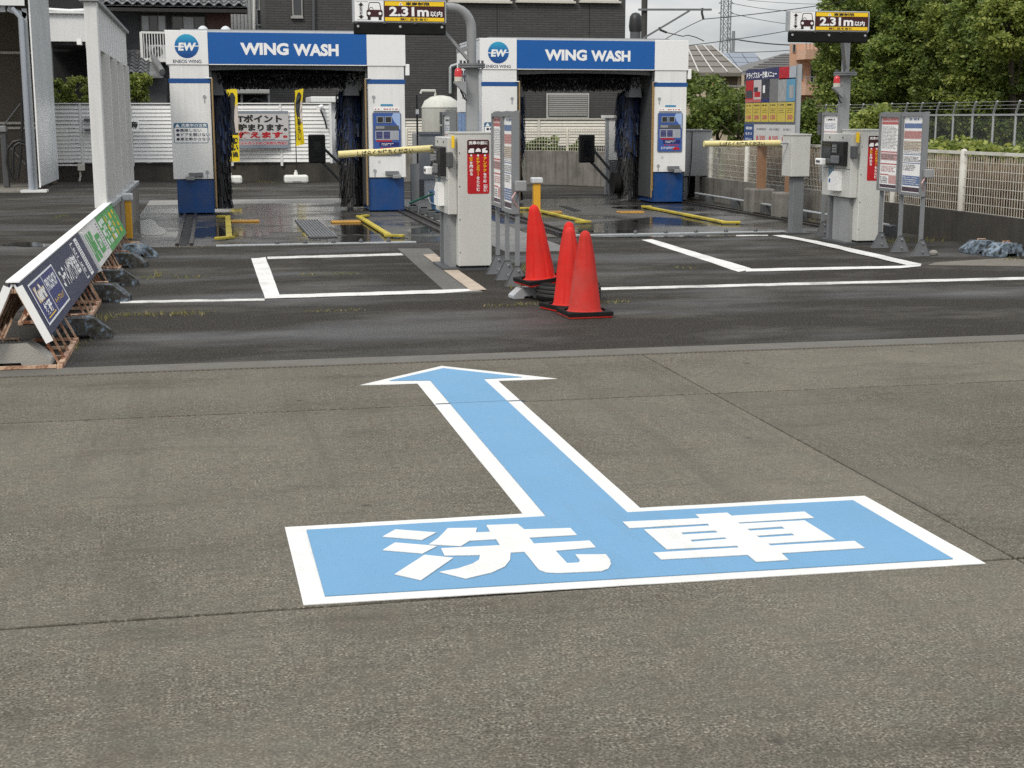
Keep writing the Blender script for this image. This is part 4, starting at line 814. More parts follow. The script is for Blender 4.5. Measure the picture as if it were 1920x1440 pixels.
for x0, x1, m in ((1292, 1302, INK), (1304, 1318, mat('navy_cloth', (.02, .025, .05), .9)), (1328, 1332, REDP), (1335, 1342, WHITE), (1344, 1353, INK)): rbox(t, 'laundry', m, x0, 149, x1, 160, Y, -.5, -.47)
rbox(t, 'balcony_post', CREAM, 1378, 141, 1382, 166, Y, -1.15, -1.05)
Y = 105; t = bld('solar_roof_house', 'house with blue grey solar panels on its roof', 'house', 1390, Y)
SOLAR = mat('solar_panel', (.13, .16, .21), .25, var=.05); xa, xb, xc, xd = D(1352, 100, Y+4).x, D(1415, 100, Y+4).x, D(1385, 130, Y).x, D(1434, 112, Y).x
MB().box(D(1352, 130, Y).x, D(1425, 130, Y).x, Y+.5, Y+8, 0, D(1390, 128, Y).z).build('wall', CREAM, t)
z1, z0 = D(1380, 100, Y+4).z, D(1380, 131, Y).z
rf = MB().hexa([(xa-6, Y, z0-.2), (xd+.6, Y, z0-.2), (xb+2, Y+9, z0-.2), (xa-6, Y+9, z0-.2), (xa-6, Y, z0), (xd+.6, Y, z0), (xb, Y+4, z1), (xa-6, Y+4, z1)]).build('roof', mat('slate_roof', (.10, .105, .11), .6), t)
for i in range(5):
    for j in range(3):
        P = lambda u, v_: Vector((xa-3+(xb-xa+3)*u, Y+4, z1+.06)).lerp(Vector((xa-3+(xd-xa+3)*u, Y, z0+.06)), v_)
        u0, u1, v0, v1 = i/5+.005, (i+1)/5-.005, j/3*.9+.04, (j+1)/3*.9+.02; q = [P(u0, v0), P(u0, v1), P(u1, v1), P(u1, v0)]; MB().poly(q, (0, -.02, .04)).build('solar_panel', SOLAR, rf)
Y = 96; t = bld('grey_roof_house', 'house with dark grey hip roof left of the pink apartment', 'house', 1450, Y)
MB().box(D(1388, 160, Y).x, D(1490, 160, Y).x, Y+.5, Y+8, 0, D(1440, 140, Y).z).build('wall', mat('brown_house_wall', (.20, .165, .13), .8), t)
GRF = mat('grey_hip_roof', (.115, .112, .108), .65, var=.08); za_, ze_ = D(1470, 100, Y+4).z, D(1440, 140, Y).z; xa, xb = D(1470, 100, Y+4).x, D(1500, 100, Y+4).x; x0, x1 = D(1382, 138, Y).x, D(1520, 138, Y).x
b = MB(); b.v = [(x0, Y, ze_), (x1, Y, ze_), (x1, Y+8, ze_), (x0, Y+8, ze_), (xa, Y+4, za_), (xb, Y+4, za_)]; b.f = [(0, 1, 5, 4), (1, 2, 5), (2, 3, 4, 5), (3, 0, 4), (0, 3, 2, 1)]; rf = b.build('roof', GRF, t)
for k in range(1, 9):
    f0 = k/9; MB().bar(Vector((x0, Y-.03, ze_+.03)).lerp(Vector((xa, Y+4, za_+.05)), f0), Vector((x1, Y-.03, ze_+.03)).lerp(Vector((xb, Y+4, za_+.05)), f0), .05, .04).build('roof_course', mat('dark_course2', (.07, .068, .066), .7), rf)
Y = 84; t = bld('pink_apartment', 'salmon pink apartment block with balconies left of the trees', 'apartment', 1515, Y); PINK = mat('salmon_render', (.62, .40, .29), .8, var=.04)
X0, X1, Z0, Z1 = RC(1478, 82, 1600, 260, Y); k_ = (Y+9)/Y*1.02; MB().hexa([(X0, Y, -.1), (X1, Y, -.1), (X1*k_, Y+9, -.1), (X0*k_, Y+9, -.1), (X0, Y, Z1), (X1, Y, Z1), (X1*k_, Y+9, Z1), (X0*k_, Y+9, Z1)]).build('wall', PINK, t)
for y0, y1 in ((95, 113), (159, 179)):
    o = rbox(t, 'balcony_front', PINK, 1492, y0, 1600, y1, Y, -1.5, -.05)
    rbox(t, 'balcony_rail', GALV, 1492, y0-14, 1600, y0-12.5, Y, -1.5, -1.42, parent=o)
    for k in range(12): rbox(t, 'rail_bar', GALV, 1493+k*7, y0-12.5, 1494+k*7, y0, Y, -1.49, -1.43, parent=o)
window(t, 1519, 121, 1528, 158, Y-.02, GALV, WINGLASS, 1, 0); window(t, 1500, 130, 1505, 150, Y-.02, GALV, WINGLASS, 1, 0); window(t, 1519, 185, 1530, 215, Y-.02, GALV, WINGLASS, 1, 0); window(t, 1486, 83, 1491, 98, Y-.02, GALV, WINGLASS, .6, 0)
# pylon
Y = 260; PYL = mat('pylon_steel', (.20, .22, .23), .6, var=.05); c = D(1356, 222, Y); t = thing('power_pylon', 'lattice steel power pylon against the cloudy sky', 'pylon', (c.x, Y, 0))
def half(z): return .72 if z > 16 else .72+(16-z)*.045
b = MB(); zs = [0, 3, 6, 9, 11.5, 14, 16, 18, 20, 22, 24, 26, 28, 30, 32, 34]
for sx in (-1, 1):
    for sy in (-1, 1):
        for z0, z1 in zip(zs, zs[1:]): b.bar((c.x+sx*half(z0), Y+sy*half(z0), z0), (c.x+sx*half(z1), Y+sy*half(z1), z1), .17)
b.build('leg_frame', PYL, t, kind='stuff'); b = MB()
for z0, z1 in zip(zs, zs[1:]):
    for sy in (-1, 1):
        for s in (-1, 1): b.bar((c.x-s*half(z0), Y+sy*half(z0), z0), (c.x+s*half(z1), Y+sy*half(z1), z1), .09)
    b.bar((c.x-half(z1), Y-half(z1), z1), (c.x+half(z1), Y-half(z1), z1), .13)
b.build('lattice', PYL, t, kind='stuff')
for py in (6, 25, 46, 55, 65, 78): 
    z = D(1356, py, Y).z; l = D(1374 if py < 30 else 1369, py, Y).x-c.x; bb = MB(); 
    for s in (-1, 1): bb.bar((c.x+s*.7, Y, z+.35), (c.x+s*l*1.1, Y, z), .13); bb.bar((c.x+s*.7, Y, z-.05), (c.x+s*l*1.1, Y, z), .10)
    bb.build('cross_arm', PYL, t)
# railway pole with bracket
Y = 72; DK = mat('dark_pole_steel', (.05, .048, .045), .7, var=.1); c = D(1205, 222, Y); t = thing('railway_pole', 'dark railway pole with horizontal bracket above the right gate', 'pole', (c.x, Y, 0))
MB().tube([(c.x, Y, -.1), (c.x, Y, 9)], .16, 12).build('pole', DK, t); MB().bar(D(1197, 18, Y-.2), D(1334, 18, Y-.2), .1).build('bracket', MGREY, t); MB().bar(D(1206, 72, Y-.2), D(1293, 20, Y-.2), .09).build('diagonal_brace', MGREY, t)
for pts in ([(1317, 15), (1316, 24), (1319, 36)], [(1236, 51), (1238, 56), (1250, 61)]): MB().tube([D(x, y, Y-.2) for x, y in pts], .06, 6).build('insulator', DK, t)
c = D(1371, 222, 200); t = thing('utility_pole', 'slim distant utility pole beside the pylon', 'pole', (c.x, 200, 0)); MB().tube([(c.x, 200, -.1), (c.x, 200, D(1371, 58, 200).z)], .25).build('pole', PYL, t); MB().bar(D(1362, 72, 200), D(1386, 74, 200), .25).build('cross_arm', PYL, t)
def wire(lab, pts, Y, r_=.012):
    ps = [D(x, y, Y if not isinstance(Y, tuple) else Y[0]+(Y[1]-Y[0])*i/(len(pts)-1)) for i, (x, y) in enumerate(pts)]; t = MB().tube(ps, r_, 5).build('overhead_wire', DK); tag(t, lab, 'wire', 'overhead wires')
def curve(p0, p1, sag, n=8): return [(p0[0]+(p1[0]-p0[0])*k/n, p0[1]+(p1[1]-p0[1])*k/n+sag*4*(k/n)*(1-k/n)) for k in range(n+1)]
wire('catenary wire running from the railway bracket up to the right trees', curve((1319, 36), (1600, 0), 3), 72, .022); wire('lower contact wire sloping from the tan roof to the right trees', curve((1285, 86), (1560, 42), 3), 72, .02)
wire('messenger wire falling from the bracket to the right gate roof', curve((1319, 36), (1240, 78), -2), 72, .02); wire('wavy wire from the lower insulator above the right gate', [(1250, 61), (1280, 68), (1290, 66), (1305, 70), (1320, 77)], 72, .025)
wire('faint wire from the pylon top arm to the upper right', curve((1372, 6), (1560, 22), 6), 250, .05); wire('faint wire from the pylon second arm to the right', curve((1372, 25), (1560, 50), 6), 250, .05); wire('dark cable from the utility pole to the right', curve((1386, 75), (1540, 84), 4), 200, .09); wire('thin cable below the dark cable at the right', curve((1371, 98), (1540, 88), 3), 200, .05)
wire('thin wire high in the sky across the top right', curve((1400, 0), (1560, 8), 2), 250, .04)
# pipe hood behind right gate
c = D(1189, 222, 29); t = thing('vent_hood', 'dark bagged vent pipe rising behind the right gate', 'vent', (c.x, 29, 0)); z1 = D(1189, 57, 29).z; MB().tube([(c.x, 29, 0), (c.x, 29, z1)], .11, 14).build('pipe', DGREY, t, smooth=True)
b = MB(); b.lathe([(.125, z1-.02), (.14, z1+.08), (.13, z1+.2), (.12, z1+.28), (.08, z1+.34), (.02, z1+.36)], 14, (c.x, 29, 0)); b.build('bag', BLACK, t, smooth=True)
# side hills far
hl = MB(); hp = [(x, 900+(x % 7)*5, 0) for x in range(-900, 1500, 60)]
zz = [18+10*math.sin(i*.9)+7*math.sin(i*2.3) for i in range(len(hp))]
for (a, b), (z0, z1) in zip(zip(hp, hp[1:]), zip(zz, zz[1:])): hl.hexa([(a[0], 900, -1), (b[0], 900, -1), (b[0], 1200, -1), (a[0], 1200, -1), (a[0], 1000, z0), (b[0], 1000, z1), (b[0], 1060, z1), (a[0], 1060, z0)])
struct('hills', hl, mat('wooded_hill', (.06, .085, .055), .95, var=.08, scale=.02))
# ================================================================== wash gates
GATE_Y1, GATE_Y2, GX1, GX2 = 24.8, 26.15, -.67, 4.88
def bristles(parent, name, m, gen, n, seed):
    b = MB(); rr = random.Random(seed)
    for _ in range(n):
        pts, wv = gen(rr)
        for (p0, p1) in zip(pts, pts[1:]): b.quad(p0-wv, p0+wv, p1+wv*.8, p1-wv*.8)
    return b.build(name, m, parent, local=True, kind='stuff')
def wash_gate(label):
    t = thing('wash_gate', label, 'car wash', (GX1, GATE_Y1, 0), group='drive through wash gates')
    F = FRONT(0, 0, 0); W, H = 4.0, 3.04
    hd = MB().box(0, W, .03, 2.1, 2.50, H-.02).build('header_body', CABIN, t, local=True)
    MB().box(-.01, W+.01, .0, 2.12, H-.02, H+.01).build('roof_edge', CABIN, hd, local=True)
    MB().box(.25, W-.25, .4, 1.9, H+.01, H+.05).build('roof_cover', GREY, hd, local=True)
    lp = panel(F, t, 'logo_panel', W_HEAD, 0, .69, 2.49, H, -.03, .012, .004)
    bp = panel(F, t, 'name_panel', B_HEAD, .693, 3.335, 2.505, H-.02, -.03, .008)
    panel(F, bp, 'trim', WHITE, .693, 3.335, 2.49, 2.503, -.03, .012)
    panel(F, t, 'end_panel', W_HEAD, 3.338, W, 2.49, H, -.03, .012, .004)
    text(F, bp, WHITE, 'WING', 1.22, 2.02, 2.655, 2.855, .0105, .045, 'lettering'); text(F, bp, WHITE, 'WASH', 2.10, 2.86, 2.645, 2.845, .0105, .045, 'lettering')
    lg = disc(F, .345, 2.79, .195, .0125, .015, 40).build('logo_disc', LOGO, lp, local=True)
    text(F, lg, WHITE, 'EW', .205, .485, 2.715, 2.845, .0175, .05, 'logo_letters', skew=.02)
    panel(F, lg, 'logo_bar', WHITE, .15, .235, 2.775, 2.79, .0151, .0172); panel(F, lg, 'logo_bar', WHITE, .465, .54, 2.785, 2.80, .0151, .0172)
    text(F, lp, NAVY, 'ENEOS WING', .115, .575, 2.515, 2.57, .0145, .012, 'logo_name')
    # lintel with shallow arch
    arc = [(.70, 2.489), (3.33, 2.489), (3.33, 2.40)]+[(3.33-2.63*k/12, 2.40+.03*math.sin(math.pi*k/12)) for k in range(1, 12)]+[(.70, 2.40)]
    MB().poly([(x, .02, z) for x, z in arc[::-1]], (0, .16, 0)).build('lintel', GREY, t, local=True)
    for side, x0, x1 in ((0, .04, .70), (1, 3.34, 3.98)):
        col = MB().box(x0+.02, x1-.02, .03, 1.9, .60, 2.49).build('column', CABIN, t, local=True)
        panel(F, col, 'upper_panel', W_PANEL, x0+.01, x1-.01, 2.265, 2.488, -.03, -.004); panel(F, col, 'stripe', B_LINE, x0-.01, x1+.01, 2.19, 2.263, -.03, .008); panel(F, col, 'door_panel', W_PANEL, x0, x1, .60, 2.188, -.03, .004, .006)
        panel(F, col, 'skirt', B_SKIRT, x0+(.05 if side == 0 else .0), x1-(.0 if side == 0 else .03), .025, .59, -1.2, -.02, .012)
        xi = x1 if side == 0 else x0
        MB().box(min(xi, xi+(.03 if side == 0 else -.03)), max(xi, xi+(.03 if side == 0 else -.03)), .05, 1.85, .12, 2.48).build('inner_plate', DGREY, col, local=True)
        MB().box(x0+.15, x1-.15, .2, 1.6, .006, .024).build('drive_unit', BLIND, col, local=True)
        for wy in (.35, 1.5): MB().tube([(x0+.26, wy, .08), (x0+.4, wy, .08)], .07, 14).build('wheel', DGREY, col, local=True, smooth=True)
        for z in (1.97, .72):
            u = x1-.1 if side == 0 else x0+.1; k = MB(); k.poly([F.p(u+.028*math.cos(a*.5236), z+.028*math.sin(a*.5236), .0045) for a in range(12)], F.N*.012); k.fbox(F, u-.009, u+.009, z-.1, z-.02, .0045, .013); k.build('lock', GALV, col, local=True)
        uh = x0+(.26 if side == 0 else .28); panel(F, col, 'latch_box', MGREY, uh, uh+.23, .64, .71, .005, .06, .006); panel(F, col, 'latch_pad', GREY, uh-.05+side*.17, uh+.09+side*.17, .585, .645, .02, .11, .01)
    col = [c for c in t.children if c.name.startswith('column')]
    # warning sticker, left column
    s = outline(F, rrect(.075, .64, 1.20, 1.535, .03), .0045, .006).build('warning_sticker', mat('blue_grey_sticker', rgb('#3f6b8c'), .4), col[0], local=True)
    outline(F, rrect(.085, .63, 1.21, 1.455, .02), .0062, .0072).build('sticker_field', WHITE, s, local=True)
    text(F, s, WHITE, '洗車中の注意', .20, .62, 1.465, 1.523, .0078, .02)
    outline(F, [(.10, 1.465), (.18, 1.465), (.14, 1.525)], .0062, .0075).build('warning_mark', WHITE, s, local=True)
    for i, q in enumerate(('●乗降しない', '●ドアを開けない', '●車を動かさない')): text(F, s, NAVY, q, .115, .115+.075*len(q)*.92, 1.385-i*.073, 1.44-i*.073, .0088, .015)
    # control panel, right column
    c2 = col[1]; u0, u1, z0, z1 = 3.425, 3.895, .985, 1.70
    P = outline(F, rrect(u0-.01, u1+.01, z0-.01, z1+.01, .03), .0045, .02).build('control_panel', mat('panel_bezel', (.16, .19, .26), .4, metal=.3), c2, local=True)
    outline(F, rrect(u0+.005, u1-.005, z0+.005, z1-.005, .02), .0202, .023).build('panel_print', mat('blue_panel_print', rgb('#3a5aa0'), .3), P, local=True)
    outline(F, [(u0+.35, z1-.005), (u1-.006, z1-.005), (u1-.006, z0+.42), (u1-.05, z0+.50), (u0+.36, z0+.57), (u0+.32, z1-.06)], .0232, .0242).build('print_swoosh', mat('silver_blue_print', rgb('#9db4dc'), .3), P, local=True)
    for a in (u0+.06, u0+.20): panel(F, P, 'display_bezel', GALV, a, a+.12, z1-.17, z1-.06, .0245, .032); panel(F, P, 'display', SCREEN, a+.012, a+.108, z1-.16, z1-.07, .0322, .034)
    panel(F, P, 'dark_slot', DGREY, u0+.03, u1-.03, z1-.29, z1-.215, .0245, .030); panel(F, P, 'slot_window', GREY, u0+.04, u0+.19, z1-.27, z1-.225, .0302, .034)
    panel(F, P, 'button_field', mat('silver_ribbed_print', (.38, .40, .45), .35), u0+.03, u1-.03, z1-.46, z1-.30, .0245, .027)
    for a in range(2):
        for b_ in range(5): panel(F, P, 'button', NAVYB, u0+.045+a*.13, u0+.155+a*.13, z1-.335-b_*.025, z1-.318-b_*.025, .0272, .032)
    for k in range(4): panel(F, P, 'rib', GALV, u1-.14+k*.028, u1-.13+k*.028, z1-.45, z1-.31, .0272, .03)
    panel(F, P, 'red_band', REDP, u0+.05, u0+.32, z1-.49, z1-.465, .0245, .028); panel(F, P, 'blue_band', NAVYB, u0+.1, u1-.03, z1-.565, z1-.50, .0245, .028); dashes(F, P, WHITE, u0+.14, u1-.12, z1-.555, z1-.51, 2, .0295, seed=3)
    dashes(F, P, REDP, u0+.12, u1-.06, z0+.10, z0+.14, 1, .026, seed=8); dashes(F, P, WHITE, u0+.06, u1-.08, z0+.04, z0+.09, 2, .026, seed=9)
    outline(F, [(u0+.28, z0+.03), (u0+.43, z0+.03), (u0+.42, z0+.07), (u0+.33, z0+.085)], .0245, .0262).build('print_car', REDP, P, local=True)
    panel(F, c2, 'label_strip', mat('teal_label', rgb('#4f8fb5'), .4), 3.56, 3.77, 1.815, 1.85, .0045, .008); st = panel(F, c2, 'instruction_strip', WHITE, 3.44, 3.88, 1.735, 1.785, .0045, .009); panel(F, st, 'strip_edge', DGREY, 3.44, 3.88, 1.72, 1.734, .0045, .011); dashes(F, st, REDP, 3.46, 3.86, 1.75, 1.777, 1, .0105, .6, 4, cw=.05)
    dashes(F, c2, GREY, 3.49, 3.55, .84, .89, 3, .0055, .5, 12, name='faint_print')
    # brushes
    tb = thing_part = MB().tube([(.78, .62, 2.33), (3.26, .62, 2.33)], .05, 10).build('top_brush', DGREY, t, local=True)
    def g1(rr):
        x = rr.uniform(.82, 3.22); a = rr.uniform(-2.6, 2.6)-1.5708; l = rr.uniform(.14, .20); p = Vector((x, .62, 2.34)); d = Vector((0, math.cos(a), math.sin(a))); e = p+d*l+Vector((rr.gauss(0, .015), 0, -.02)); e.z = min(e.z, 2.46)
        f = e+Vector((rr.gauss(0, .012), rr.gauss(0, .02), -rr.uniform(.0, .04))); return [p+d*.05, e, f], Vector((rr.uniform(.006, .014), 0, 0))
    bristles(tb, 'bristles', BR_BLK, g1, 2600, 1)
    for side, cx in ((0, .80), (1, 3.12)):
        sb = MB().tube([(cx, .95, .12), (cx, .95, 2.35)], .05, 10).build('side_brush', DGREY, t, local=True)
        def g2(rr, lo=.12, hi=2.15):
            z = rr.uniform(lo, hi); a = rr.uniform(0, 6.283); l = rr.uniform(.1, .2)+(.05 if z > 1.2 else 0); p = Vector((cx, .95, z)); d = Vector((math.cos(a), math.sin(a), 0)); e = p+d*l+Vector((0, 0, -.06)); f = e+d*rr.uniform(0, .05)+Vector((0, 0, -rr.uniform(.12, .3))); f.z = max(f.z, .05); e.z = max(e.z, .07)
            return [p+d*.04, e, f], Vector((-d.y, d.x, 0))*rr.uniform(.008, .022)
        bristles(sb, 'bristles', BR_BLK, lambda rr: g2(rr, .12, 1.35), 1700, 5+side); bristles(sb, 'bristles', BR_BLU, lambda rr: g2(rr, 1.05, 2.15), 1500, 9+side)
        MB().hexa([(cx-.13, .5, 2.0), (cx+.13, .5, 2.0), (cx+.13, .8, 2.0), (cx-.13, .8, 2.0), (cx-.08, .5, 2.38), (cx+.08, .5, 2.38), (cx+.08, .8, 2.38), (cx-.08, .8, 2.38)]).build('brush_bracket', MGREY, sb, local=True)
    MB().lathe([(.16, 0), (.19, .05), (.19, .28), (.16, .33)], 20).build('hub', DGREY, t, local=True) if False else None
    for x in (.735, 3.30):
        rd = MB().tube([(x, -.04, .12), (x, -.04, 2.27)], .014, 8).build('feeler_rod', TAN, t, local=True); MB().tube([(x, -.04, 2.27), (x+(.1 if x < 2 else -.1)*-1, .0, 2.27)], .012, 6).build('rod_bracket', GALV, rd, local=True)
    for x in (.62, 1.0): MB().lathe([(.09, 0), (.09, .02), (.075, .07), (.04, .10), (.01, .11)], 16, (x, .6, H+.01)).build('roof_dome', CABIN, t, local=True, smooth=True)
    MB().box(4.0, 4.07, .0, .12, 2.33, 2.52).build('sensor_box', WHITE, t, local=True, bevel=.01)
    # rear frame and mid rails
    MB().box(.1, 3.9, 1.86, 2.05, 2.30, 2.49).build('rear_beam', DGREY, t, local=True)
    MB().box(.68, 3.36, .2, 1.85, 2.485, 2.499).build('ceiling', BLIND, t, local=True)
    return t
def gate_side(t):
    # left outer side: side sign and pale blue cover
    SF = LEFTF(-.06, 0, 0); ss = MB().box(-.06, .03, .45, 2.15, 1.72, 2.93).build('side_sign', WHITE, t, local=True, bevel=.01); panel(Fr((-.06, 2.15, 0), (0, -1, 0), (0, 0, 1)), ss, 'sign_cap', GREY, 0, 1.7, 2.87, 2.95, -.09, .006)
    S2 = Fr((-.06, 2.15, 0), (0, -1, 0), (0, 0, 1)); text(S2, ss, NAVY, 'ENEOS', .5, 1.45, 2.28, 2.52, .004, .03); text(S2, ss, NAVY, 'WING', .55, 1.4, 1.97, 2.2, .004, .03); disc(S2, 1.58, 2.3, .1, .003, .006, 20, .5).build('side_logo', B_HEAD, ss, local=True)
    MB().box(-.05, .03, .5, 2.1, .35, 1.71).build('side_cover', LBLUE, t, local=True)
    for y in (.9, 1.3, 1.7): MB().box(-.055, -.05, y, y+.015, .36, 1.7).build('cover_seam', MGREY, t, local=True)
g1_ = wash_gate('left blue and white gantry wash gate with flags behind it')
g2_ = copy_tree(g1_); g2_.location = (GX2, GATE_Y2, 0); g2_['label'] = 'right blue and white gantry wash gate with a roller shutter window behind it'
gate_side(g2_)
for c_ in list(g2_.children):
    if c_.name.startswith('roof_dome'): bpy.data.objects.remove(c_)
YLN = MB().box(3.325, 3.338, -.01, .02, .25, 2.2).build('yellow_edge', YPOST, g2_, local=True)
b = MB(); b.lathe([(.01, -.06), (.12, -.06), (.21, -.08), (.21, .08), (.12, .06), (.01, .06)], 24); b.v = [(z+3.02, y+.55, -x+.33) for x, y, z in b.v] if False else [(z*.8+2.86, x+.9, y+.36) for x, y, z in b.v]
b.build('floor_tyre', RUBBER, g2_, local=True, smooth=True)
# guide displays on arms
def guide_display(label, Y, px0, py0, px1, py1, post_px):
    X0, X1, Z0, Z1 = RC(px0, py0, px1, py1, Y); P = D(post_px, 300, Y); t = thing('guide_display', label, 'display', (P.x, Y, 0), group='black guide displays in the gates')
    o = MB().box(X0, X1, Y-.08, Y+.04, Z0, Z1).build('housing', BLACK, t, bevel=.03); w_ = X1-X0
    MB().box(X0+w_*.3, X1-w_*.25, Y-.086, Y-.081, Z0+.13, Z1-.13).build('screen', SCREEN, o)
    MB().bar((X1-.05, Y, Z0+.30), (P.x, Y, Z0-.2), .05).build('arm', DGREY, t); MB().bar((X1-.08, Y, Z0+.03), (P.x, Y, .22), .05).build('arm', DGREY, t); MB().box(P.x-.06, P.x+.06, Y-.04, Y+.08, 0, Z0+.02).build('post', MGREY, t)
guide_display('black guide display on arms in the opening of the left gate', 27.6, 578, 252, 610, 306, 655); guide_display('black guide display on arms in the opening of the right gate', 29.2, 1085, 252, 1114, 305, 1148)
t = thing('frame_cabinet', 'pale steel frame cabinet behind the right brush of the right gate', 'cabinet', tuple(D(1150, 222, 29.6).xy)+(0,)); rbox(t, 'door', W_PANEL, 1141, 222, 1166, 300, 29.6, 0, .1); rbox(t, 'cap', WFENCE, 1134, 216, 1168, 221, 29.6, -.05, .3); rbox(t, 'frame_post', GALV, 1136, 221, 1141, 372, 29.6, 0, .1); X0, X1, Z0, Z1 = RC(1143, 300, 1166, 375, 29.6); MB().box(X0, X1, 29.62, 29.75, 0, Z1).build('lower_panel', MGREY, t)

# ================================================================== flags, banner behind the left gate
FLAGY = mat('yellow_flag_cloth', rgb('#e8cf1e'), .7, var=.06)
def flag(label, px0, py0, px1, py1, pole_px, Y, twist, base_px):
    X0, X1, Z0, Z1 = RC(px0, py0, px1, py1, Y); B = D(base_px, 330, Y); t = thing('banner_flag', label, 'flag', (B.x, Y, 0), group='yellow banner flags'); px_ = D(pole_px, 240, Y).x
    MB().tube([(px_, Y+.02, .25), (px_, Y+.02, Z1+.06)], .012).build('pole', BLACK, t)
    n = 14; b = MB(); m_ = 5; ripple = lambda u, k: .05*math.sin(u*3+k*.6)*twist
    def pt(u, k, d=0):
        v = k/n; wv = (1-twist*.35*v*(1-v)*2); return Vector((px_+(X1-px_)*u*wv if twist else X0+(X1-X0)*u, Y-.02+ripple(u, k)-d, Z0+(Z1-Z0)*v+(.05*u*twist)))
    for k in range(n):
        for j in range(m_):
            u0, u1 = j/m_, (j+1)/m_
            b.quad(pt(u0, k), pt(u1, k), pt(u1, k+1), pt(u0, k+1))
    fl = b.build('cloth', FLAGY, t, smooth=True)
    def shape(name, m, rows, d):
        b = MB()
        for (k0, a0, c0), (k1, a1, c1) in zip(rows, rows[1:]): b.quad(pt(a0, k0, d), pt(c0, k0, d), pt(c1, k1, d), pt(a1, k1, d))
        b.build(name, m, fl)
    shape('dark_print', mat('charcoal_print', (.03, .032, .035), .7), [(5.2, .15, .95), (6.5, .3, .98), (8.5, .1, .9), (10.5, .05, .7), (12.5, .25, .8), (13.3, .4, .6)], .006)
    shape('pale_print', mat('pale_print', (.62, .55, .50), .7), [(5.6, .72, .98), (8, .62, .98), (10, .68, .98), (11, .8, .95)], .012)
    fr = Fr(pt(0, 0), (1, 0, 0), (0, 0, 1)); w_ = (X1-X0) if not twist else (X1-px_)*.8
    if not twist: vtext(fr, fl, INK, '想い追', w_*.62, w_*.55, (Z1-Z0)*.34, (Z1-Z0)*.05, .012, .04, local=False)
    else: vtext(fr, fl, INK, '暮らし', w_*.5, w_*.5, (Z1-Z0)*.5, (Z1-Z0)*.1, .06, .04, local=False)
    BW = mat('white_tank_plastic', (.72, .72, .68), .5, var=.05)
    MB().box(-.3, .3, -.2, .2, 0, .2).build('base_tank', BW, t, local=True, bevel=.05); MB().lathe([(.05, .2), (.05, .26), (.03, .27), (.03, .32)], 12).build('socket', BW, t, local=True); MB().box(-.1, .1, -.21, -.2, .02, .06).build('mould_mark', GREY, t, local=True)
flag('yellow banner flag hanging straight beside the left brush', 427, 167, 447, 303, 428, 36.6, 0, 431); flag('yellow banner flag gathered and twisted in the middle of the left gate opening', 548, 170, 570, 274, 554, 36.6, 1, 555)
Yq = 37.45; X0, X1, Z0, Z1 = RC(424, 208, 541, 278, Yq); t = thing('wall_banner', 'grey banner with black and red lettering tied to the white fence', 'banner', (X0, Yq, Z0)); fr = FRONT(X0, Yq, Z0); w_, h_ = X1-X0, Z1-Z0
MB().box(X0, X1, Yq, Yq+.012, Z0, Z1).build('sheet', mat('grey_banner', (.50, .49, .50), .6, var=.05), t); panel(fr, t, 'band', mat('slate_band', (.22, .26, .31), .6), 0, w_, h_*.93, h_, .0005, .003, local=False); panel(fr, t, 'band', mat('slate_band', (.22, .26, .31), .6), 0, w_, 0, h_*.22, .0005, .003, local=False)
text(fr, t, INK, 'Tポイント', w_*.18, w_*.9, h_*.69, h_*.9, .004, .05, local=False); text(fr, t, INK, '貯まります。', w_*.18, w_*.98, h_*.46, h_*.66, .004, .05, local=False); text(fr, t, REDP, '使えます。', w_*.18, w_*.98, h_*.27, h_*.45, .004, .05, local=False)
panel(fr, t, 'pink_band', mat('pink_band', (.48, .36, .38), .6), w_*.02, w_*.98, h_*.09, h_*.185, .0032, .005, local=False); text(fr, t, REDP, 'クレジットカードのご利用も歓迎!!', w_*.04, w_*.96, h_*.10, h_*.175, .006, .02, local=False); dashes(fr, t, INK, w_*.2, w_*.95, h_*.225, h_*.255, 1, .004, seed=2, local=False)

